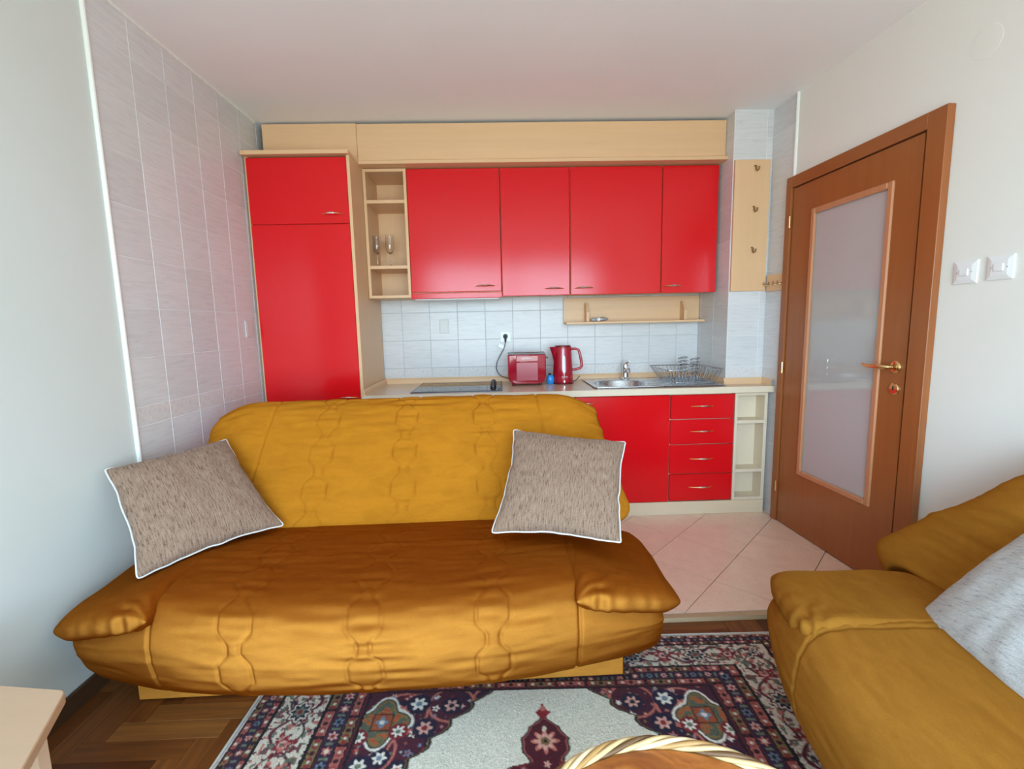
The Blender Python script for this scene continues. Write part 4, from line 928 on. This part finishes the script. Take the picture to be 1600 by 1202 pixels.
# ---------------------------------------------------------------- rug (colour per vertex = the woven pattern)
def make_rug():
    hwx, yb, yf = .972, -1.688, -3.55; XC = 1.588; ang = math.radians(-1.3)
    xs = np.linspace(-hwx, hwx, 560); d1 = np.arange(0, .86, .0033); d2 = np.linspace(.86, yb-yf, 80)[1:]; dd = np.r_[d1, d2]
    X, Dk = np.meshgrid(xs, dd, indexing='ij')
    r = np.random.default_rng(5)
    C = np.zeros(X.shape+(3,)); c8 = lambda a, b, c_: np.array([(v/255)**2.2 for v in (a, b, c_)])
    NAVY = c8(38, 32, 58); BURG = c8(88, 30, 46); SAL = c8(196, 112, 100); PINK = c8(222, 170, 158); CRM = c8(226, 214, 194); OLV = c8(128, 112, 72); GRN = c8(112, 122, 104); BLU = c8(118, 138, 158); WHT = c8(240, 236, 224); BLK = c8(34, 22, 30); ORG = c8(176, 92, 56); RED = c8(140, 40, 48); FLD = c8(228, 228, 214)
    def put(mask, col):
        m = np.clip(mask, 0, 1)[..., None]; C[:] = C*(1-m)+col*m
    st = lambda d, w=.0022: np.clip(.5-d/(2*w), 0, 1)          # soft inside of a signed distance
    jx = .0016*smooth_noise(X, Dk, 130, 130, 41)*2; jy = .0016*smooth_noise(X, Dk, 130, 130, 42)*2
    Xj, Dj = X+jx, Dk+jy
    nx_ = (hwx-np.abs(Xj))/.385; ny_ = Dj/.270; b = np.minimum(nx_, ny_); side = nx_ < ny_
    tt_ = np.where(side, Dj, Xj); wid = np.where(side, .385, .270)
    q = lambda lo, hi: (b-lo)/(hi-lo)
    def flower(dx, dy, R_, petals, colp, colc, ring=None):
        rr_ = np.hypot(dx, dy); th = np.arctan2(dy, dx); rad = R_*(.78+.22*np.cos(petals*th))
        if ring is not None: put(st(rr_-R_*1.18), ring)
        put(st(rr_-rad), colp); put(st(rr_-R_*.38), colc)
    # spandrel ground
    C[:] = BURG*.75+NAVY*.25
    nz = smooth_noise(X, Dk, 5, 5, 77); put(np.clip(nz*3, 0, 1)*.7, NAVY)
    # vines and scattered flowers over the ground
    def scatter(mask_fn, pitch, Rr, pal, seed, prob=1.0, x0=-1.0, x1=1.0, y0=0.0, y1=1.9):
        rg = np.random.default_rng(seed)
        for gx in np.arange(x0, x1, pitch):
            for gy in np.arange(y0, y1, pitch):
                ax = gx+rg.uniform(-.32, .32)*pitch; ay = gy+rg.uniform(-.32, .32)*pitch; R_ = Rr*rg.uniform(.75, 1.2); pc = pal[rg.integers(len(pal))]; cc = pal[rg.integers(len(pal))]; pr_ = rg.random(); pt = rg.integers(4, 7)
                if pr_ > prob or not mask_fn(ax, ay): continue
                i0, i1 = np.searchsorted(xs, [ax-R_*1.3, ax+R_*1.3]); j0, j1 = np.searchsorted(dd, [ay-R_*1.3, ay+R_*1.3])
                if i1 <= i0 or j1 <= j0: continue
                sl = (slice(i0, i1), slice(j0, j1)); dx = Xj[sl]-ax; dy = Dj[sl]-ay; rr_ = np.hypot(dx, dy); th = np.arctan2(dy, dx)
                m = np.clip(st(rr_-R_*(.75+.25*np.cos(pt*th)))[..., None], 0, 1); C[sl] = C[sl]*(1-m)+pc*m
                m = np.clip(st(rr_-R_*.36)[..., None], 0, 1); C[sl] = C[sl]*(1-m)+cc*m
    fieldmask = lambda ax, ay: (hwx-abs(ax)) > .39 and ay > .275
    for sg in (-1, 1):
        for (ox, oy, rv) in ((.46, .36, .085), (.40, .50, .075), (.55, .50, .10), (.30, .33, .075), (.50, .64, .085), (.56, .80, .08), (.18, .31, .05)):
            d_ = np.abs(np.hypot(Xj-sg*ox, (Dj-oy)*1.1)-rv)-.0042; put(st(d_), SAL)
    scatter(fieldmask, .050, .0125, [PINK, WHT, SAL, BLU, RED], 3, .75)
    scatter(fieldmask, .034, .0065, [SAL, OLV, BLU, BLK, CRM], 4, .8)
    for sg in (-1, 1):
        for (ox, oy, R_, cp, cc) in ((.46, .355, .030, SAL, CRM), (.375, .42, .026, PINK, RED), (.335, .475, .023, PINK, RED), (.50, .62, .042, PINK, RED), (.30, .335, .024, PINK, NAVY), (.43, .56, .022, WHT, SAL), (.49, .52, .022, WHT, BLU), (.545, .545, .024, WHT, GRN), (.41, .325, .028, WHT, BLU), (.45, .71, .03, PINK, RED)):
            put(st(np.hypot(Xj-sg*ox, Dj-oy)-R_*1.45), NAVY); flower(Xj-sg*ox, Dj-oy, R_, 6, cp, cc)
        # cartouche
        ox, oy = sg*.515, .395; dx, dy = Xj-ox, Dj-oy; a_ = np.arctan2(dy, dx); rr_ = np.hypot(dx, dy*1.0); rad = .078*(1+.20*np.cos(4*a_))
        put(st(rr_-rad-.009), WHT); put(st(rr_-rad), BLK); put(st(rr_-rad+.005), OLV)
        nn = smooth_noise(X, Dk, 70, 70, 9); put(st(rr_-rad+.012)*(nn > .08), ORG); put(st(rr_-rad+.012)*(nn < -.12), GRN*.6)
        put(st(np.maximum(np.abs(dx), np.abs(dy)*1.0)-.033), BLK); put(st(np.maximum(np.abs(dx), np.abs(dy))-.029), ORG*.8); flower(dx, dy, .022, 4, BLU, WHT)
        for (px, py) in ((-.06*sg, .035), (.06*sg, .055)): put(st(np.hypot(dx-px, dy-py)-.03), RED*.8); flower(dx-px, dy-py, .022, 7, WHT, GRN)
    # white field with scalloped edge
    yt = .265; q_ = Dj-yt; wv = np.interp(q_, [-.001, 0, .03, .07, .125, .20, .28, .40, .55, .9, 1.3, 1.6], [.0, .165, .205, .235, .292, .352, .415, .475, .50, .50, .42, .2])
    scal = .024*np.abs(np.sin(PI*(q_+.01)/.068)); sd = np.abs(Xj)-(wv-scal); sd = np.maximum(sd, -q_)
    put(st(sd-.012), OLV*.8); put(st(sd-.008), BLK); put(st(sd), FLD)
    put(st(sd+.004)*np.clip(.5+smooth_noise(X, Dk, 8, 8, 50), 0, 1)*.25, FLD*.86)
    # central medallion
    qm = Dj-.378
    wm = 1.13*np.interp(qm, [-.002, .0, .02, .05, .085, .120, .150, .165, .18, .21, .26, .32, .42, .55, .75, .9], [0, .006, .018, .046, .066, .070, .055, .05, .10, .125, .17, .24, .29, .30, .2, 0])
    sd = np.maximum(np.abs(Xj)-wm+.006*np.abs(np.sin(qm*70)), -qm)
    put(st(sd), BLK); put(st(sd+.0065), SAL*.8); put(st(sd+.0105), BURG*.8)
    put(st(np.maximum(np.abs(Xj)-.012+.0*qm, np.maximum(-qm-.012, qm-.0))), BLK); put(st(np.abs(Xj)+np.abs(qm+.006)-.026), RED); put(st(np.hypot(Xj, qm+.022)-.010), SAL); put(st(np.hypot(Xj, qm+.036)-.005), RED)
    flower(Xj, qm-.098, .044, 8, SAL, BURG); flower(Xj, qm-.098, .034, 8, PINK, RED); flower(Xj, qm-.098, .016, 5, OLV, BLK); put(st(np.hypot(Xj, (qm-.055)*.8)-.007), CRM)
    medm = lambda ax, ay: ay > .55 and abs(ax) < np.interp(ay-.372, [.18, .21, .26, .32, .42, .55, .75], [.07, .10, .15, .21, .26, .27, .17])
    scatter(medm, .040, .013, [SAL, PINK, RED, BLU], 8, .9)
    # borders
    bm = b < 1.0
    save = C.copy()
    put((b < 1.02)*1.0, BLK); put((b < .995)*1.0, BURG)
    def stripe(lo, hi, kind, seed):
        v = q(lo, hi); m = (v > 0) & (v < 1); L = .105; ph = (tt_/L+seed*.37) % 1.0; k_ = np.floor(tt_/L+seed*.37)
        wreal = (hi-lo)*wid
        if kind == 'seg':
            alt = (k_.astype(int) % 2 == 0); C[m & alt] = SAL*.78; C[m & ~alt] = OLV*.95
            put((m & ((ph < .06) | (ph > .94)))*1.0, BLK); put((m & ((v < .10) | (v > .90)))*1.0, BLK)
            mot = np.abs(np.sin(ph*PI*5))*.36-np.abs(v-.5); put(m*np.clip(mot/.12, 0, 1)*np.where(alt, .55, .9), np.array(RED)); put(m*st(np.hypot((ph-.5)*L, (v-.5)*wreal)-.007), BLK); put(m*st(np.hypot((np.abs(ph-.5)-.27)*L, (v-.5)*wreal)-.005), CRM)
        else:
            C[m] = NAVY*.8+BURG*.2; P_ = .052; p2 = (tt_/P_) % 1.0-.5; k2 = np.floor(tt_/P_).astype(int) % 3; dx, dy = p2*P_, (v-.5)*wreal
            th = np.arctan2(dy, dx); rr_ = np.hypot(dx, dy); R_ = np.minimum(.40*wreal, .019)
            for kk, (cp, cc) in enumerate(((SAL, CRM), (BLU*.8, BLK), (PINK, RED))):
                put(m*(k2 == kk)*st(rr_-R_*(.8+.2*np.cos(6*th))), cp); put(m*(k2 == kk)*st(rr_-R_*.4), cc)
            put(m*st(np.abs(np.abs(p2)-.5)*P_-.004)*(np.abs(v-.5) < .3), GRN)
    # main border: cream ground with palmettes
    v = q(.255, .655); m = (v > 0) & (v < 1); C[m] = CRM*.92
    wreal = .40*wid; PP = .245; ph = ((tt_+.02)/PP) % 1.0-.5; k3 = np.floor((tt_+.02)/PP).astype(int) % 2; dx, dy = ph*PP, (v-.5)*wreal
    sin_ = .36*np.sin(2*PI*tt_/.245)*wreal; put(m*st(np.abs(dy-sin_)-.0065), BURG); put(m*st(np.abs(dy+sin_*.8)-.004), BLK)
    for off_ in (.08, .16, .24, .35, .45):
        for sg in (-1, 1):
            ex_ = dx-sg*off_*PP; ey_ = dy-np.where((k3 == 0), 1, -1)*sg*.22*wreal*math.cos(off_*21); leaf_ = np.hypot(ex_*.8+ey_*.5, ey_*1.2-ex_*.4)-.0105
            put(m*st(leaf_), (RED, NAVY, BURG, OLV, SAL)[int(off_*100) % 5]*.9)
    a2 = np.arctan2(dy, dx); r2 = np.hypot(dx, dy*1.15); R2 = np.minimum(.045, wreal*.40)
    put(m*st(r2-R2*(1.0+.16*np.cos(8*a2))), BURG); put(m*st(r2-R2*(.82+.12*np.cos(8*a2))), CRM); put(m*st(r2-R2*(.66+.14*np.cos(8*a2))), NAVY); put(m*st(r2-R2*.40*(1+.2*np.cos(6*a2))), GRN); put(m*st(r2-R2*.2), RED)
    dx2 = (np.abs(ph)-.5)*PP; r3 = np.hypot(dx2, dy*1.1); put(m*st(r3-R2*.62*(1+.2*np.cos(6*np.arctan2(dy, dx2)))), RED); put(m*st(r3-R2*.36), PINK); put(m*st(r3-R2*.16), NAVY)
    nn = smooth_noise(X, Dk, 85, 85, 61); put(m*((nn > .20) & (r2 > R2*1.1))*.9, BURG); nn2 = smooth_noise(X+5, Dk+2, 75, 75, 62); put(m*((nn2 > .25) & (r2 > R2*1.1))*.9, GRN*.7); nn3 = smooth_noise(X+3, Dk+7, 90, 90, 63); put(m*((nn3 > .30) & (r2 > R2*1.1))*.9, SAL)
    put(((b > .235) & (b < .258))*1.0, BLK); put(((b > .652) & (b < .672))*1.0, BLK)
    stripe(.050, .105, 'seg', 1); stripe(.110, .180, 'fl', 2); stripe(.185, .237, 'seg', 3)
    stripe(.675, .765, 'seg', 2); stripe(.772, .880, 'fl', 1); stripe(.887, .975, 'seg', 4)
    put((b < .048)*1.0, BURG)
    edge = np.where(side, (hwx-np.abs(Xj)), Dj); put((edge < .016)*1.0, c8(206, 202, 190))
    C[:] = C*(1+.10*r.standard_normal(X.shape)[..., None]).clip(.7, 1.3)
    Z = .010+.0010*smooth_noise(X, Dk, 4, 4, 70)*2+.0004*r.standard_normal(X.shape); ed = np.minimum(hwx-np.abs(X), Dk); Z = np.where(ed < .010, .006, Z); Z = np.where(ed < .001, .0, Z)
    wxr, wyr = XC+X, yb-Dk; Z = np.where((wyr > -1.925) & (wxr < 1.91), .0012, Z)          # squashed flat under the sofa's base
    A = np.stack([X, -Dk, Z], -1)
    FRM = Matrix.Translation((XC, yb, FL+.0006)) @ Matrix.Rotation(ang, 4, 'Z')
    t = thing('oriental_rug', 'oriental rug with white field, dark red and navy floral borders on the parquet', 'rug', (XC, yb, FL)); g = G(FRM)
    nu_, nv_ = A.shape[:2]; me = bpy.data.meshes.new('pile'); vs = A.reshape(-1, 3) @ np.array(FRM)[:3, :3].T+np.array(FRM)[:3, 3]; vs = vs-np.array([XC, yb, FL])
    idx = np.arange(nu_*nv_).reshape(nu_, nv_); F = np.stack([idx[:-1, :-1], idx[:-1, 1:], idx[1:, 1:], idx[1:, :-1]], -1).reshape(-1, 4)
    me.vertices.add(len(vs)); me.vertices.foreach_set('co', vs.astype(np.float32).ravel()); me.loops.add(F.size); me.loops.foreach_set('vertex_index', F.ravel().astype(np.int32))
    me.polygons.add(len(F)); me.polygons.foreach_set('loop_start', np.arange(0, F.size, 4, dtype=np.int32)); me.update(calc_edges=True); me.validate()
    at = me.color_attributes.new('Col', 'FLOAT_COLOR', 'POINT'); col = np.concatenate([C.reshape(-1, 3), np.ones((len(vs), 1))], 1).astype(np.float32); at.data.foreach_set('color', col.ravel())
    me.materials.append(M['rug']); me.shade_smooth()
    if me.polygons[0].normal.z < 0: me.flip_normals()
    o = bpy.data.objects.new('pile', me); COL.objects.link(o); o.parent = t; WM[o] = WM[t]
    # woven edge binding
    g = G(FRM); P = [(-hwx, -1.86, .004), (-hwx, -.0, .004), (hwx, -.0, .004), (hwx, -1.86, .004)]
    obj('edge_binding', g.tube([P[0], (-hwx, -.01, .004), (-hwx+.01, 0, .004), (hwx-.01, 0, .004), (hwx, -.01, .004), P[3]], .0045, 8), M['rugedge'], t)
make_rug()

# ---------------------------------------------------------------- round wicker table
wx, wy, wr, wz = 1.722, -2.955, .285, .475
wt_ = thing('wicker_table', 'round wicker table with orange wood top and braided cane rim on the rug', 'table', (wx, wy, FL+.011))
obj('tabletop', G().lathe([(.0, wz-.020), (wr-.010, wz-.020), (wr-.006, wz-.010), (wr-.010, wz), (.0, wz)], (wx, wy, 0), 64), M['burl'], wt_)
for k in range(5):
    pts = []; Nn_ = 360
    for i in range(Nn_):
        th = 2*PI*i/Nn_; ph = th*10+2*PI*k/5; R_ = wr+.001+.0075*math.cos(ph); pts.append((wx+R_*math.cos(th), wy+R_*math.sin(th), wz+.005+.0055*math.sin(ph)))
    obj('rim_strand', G().tube(pts, .0045, 7, True), M['cane'][(1, 3, 0, 2, 0)[k]], wt_, smooth=60)
obj('apron', G().lathe([(wr-.016, wz-.075), (wr-.004, wz-.075), (wr-.002, wz-.002), (wr-.014, wz-.002)], (wx, wy, 0), 64, caps=False), M['cane'][3], wt_, fixn=True)
for k in range(4):
    a = PI/4+k*PI/2; obj('leg', G().tube([(wx+.20*math.cos(a), wy+.20*math.sin(a), wz-.019), (wx+.22*math.cos(a), wy+.22*math.sin(a), .22), (wx+.26*math.cos(a), wy+.26*math.sin(a), FL+.0115)], .014, 12), M['cane'][0], wt_)
obj('stretcher', G().tube([(wx+.222*math.cos(2*PI*i/40), wy+.222*math.sin(2*PI*i/40), .18) for i in range(40)], .008, 8, True), M['cane'][0], wt_)

# ---------------------------------------------------------------- side table with chamfered corners by the plain wall
st_ = thing('side_table', 'light wooden table with angled rounded corners beside the plain wall', 'table', (.30, -2.72, FL))
poly = [(.035, -2.385), (.478, -2.445), (.640, -2.775), (.478, -3.06), (.035, -3.06)]
def round_poly(P, r=.028, n=6):
    out = []
    for i in range(len(P)):
        p0, p1, p2 = Vector(P[i-1]), Vector(P[i]), Vector(P[(i+1) % len(P)]); a = (p0-p1).normalized(); b = (p2-p1).normalized(); k = min(r/math.tan(a.angle(b)/2), .1)
        A_, B_ = p1+a*k, p1+b*k
        for q in range(n+1): u = q/n; out.append(tuple((A_*(1-u)**2+p1*2*u*(1-u)+B_*u*u)))
    return out
rp = round_poly(poly); cxm = sum(p[0] for p in rp)/len(rp); cym = sum(p[1] for p in rp)/len(rp); n = len(rp)
g = G(); ins = lambda k: [(cxm+(x-cxm)*k, cym+(y-cym)*k) for x, y in rp]
L_ = [(ins(.99), .424), (rp, .4265), (rp, .4475), (ins(.992), .450)]; vs = [(x, y, z) for P_, z in L_ for x, y in P_]
g.add(vs, [tuple(range(n))[::-1], tuple(range(3*n, 4*n))]+[(k*n+i, k*n+(i+1) % n, (k+1)*n+(i+1) % n, (k+1)*n+i) for k in range(3) for i in range(n)])
obj('tabletop', g, M['pine'], st_, fixn=True)
for x, y in ((.435, -2.500), (.095, -2.450), (.435, -3.00), (.095, -3.0)):
    g = G(); vs = [(x+s*.030+tx, y+u*.012+ty, z) for z, tx, ty in ((FL+.001, .0, .0), (.4235, .0, .0)) for s, u in ((-1, -1), (1, -1), (1, 1), (-1, 1))]
    g.add(vs, [(3, 2, 1, 0), (4, 5, 6, 7)]+[(i, (i+1) % 4, 4+(i+1) % 4, 4+i) for i in range(4)]); obj('leg', g, M['pine'], st_, fixn=True, smooth=0)
obj('lower_shelf', G().box(.066, .470, -2.99, -2.46, .245, .262, .002), M['pine'], st_, smooth=0)
obj('rail', G().box(.125, .405, -2.462, -2.446, .36, .4235, .001), M['pine'], st_, smooth=0)
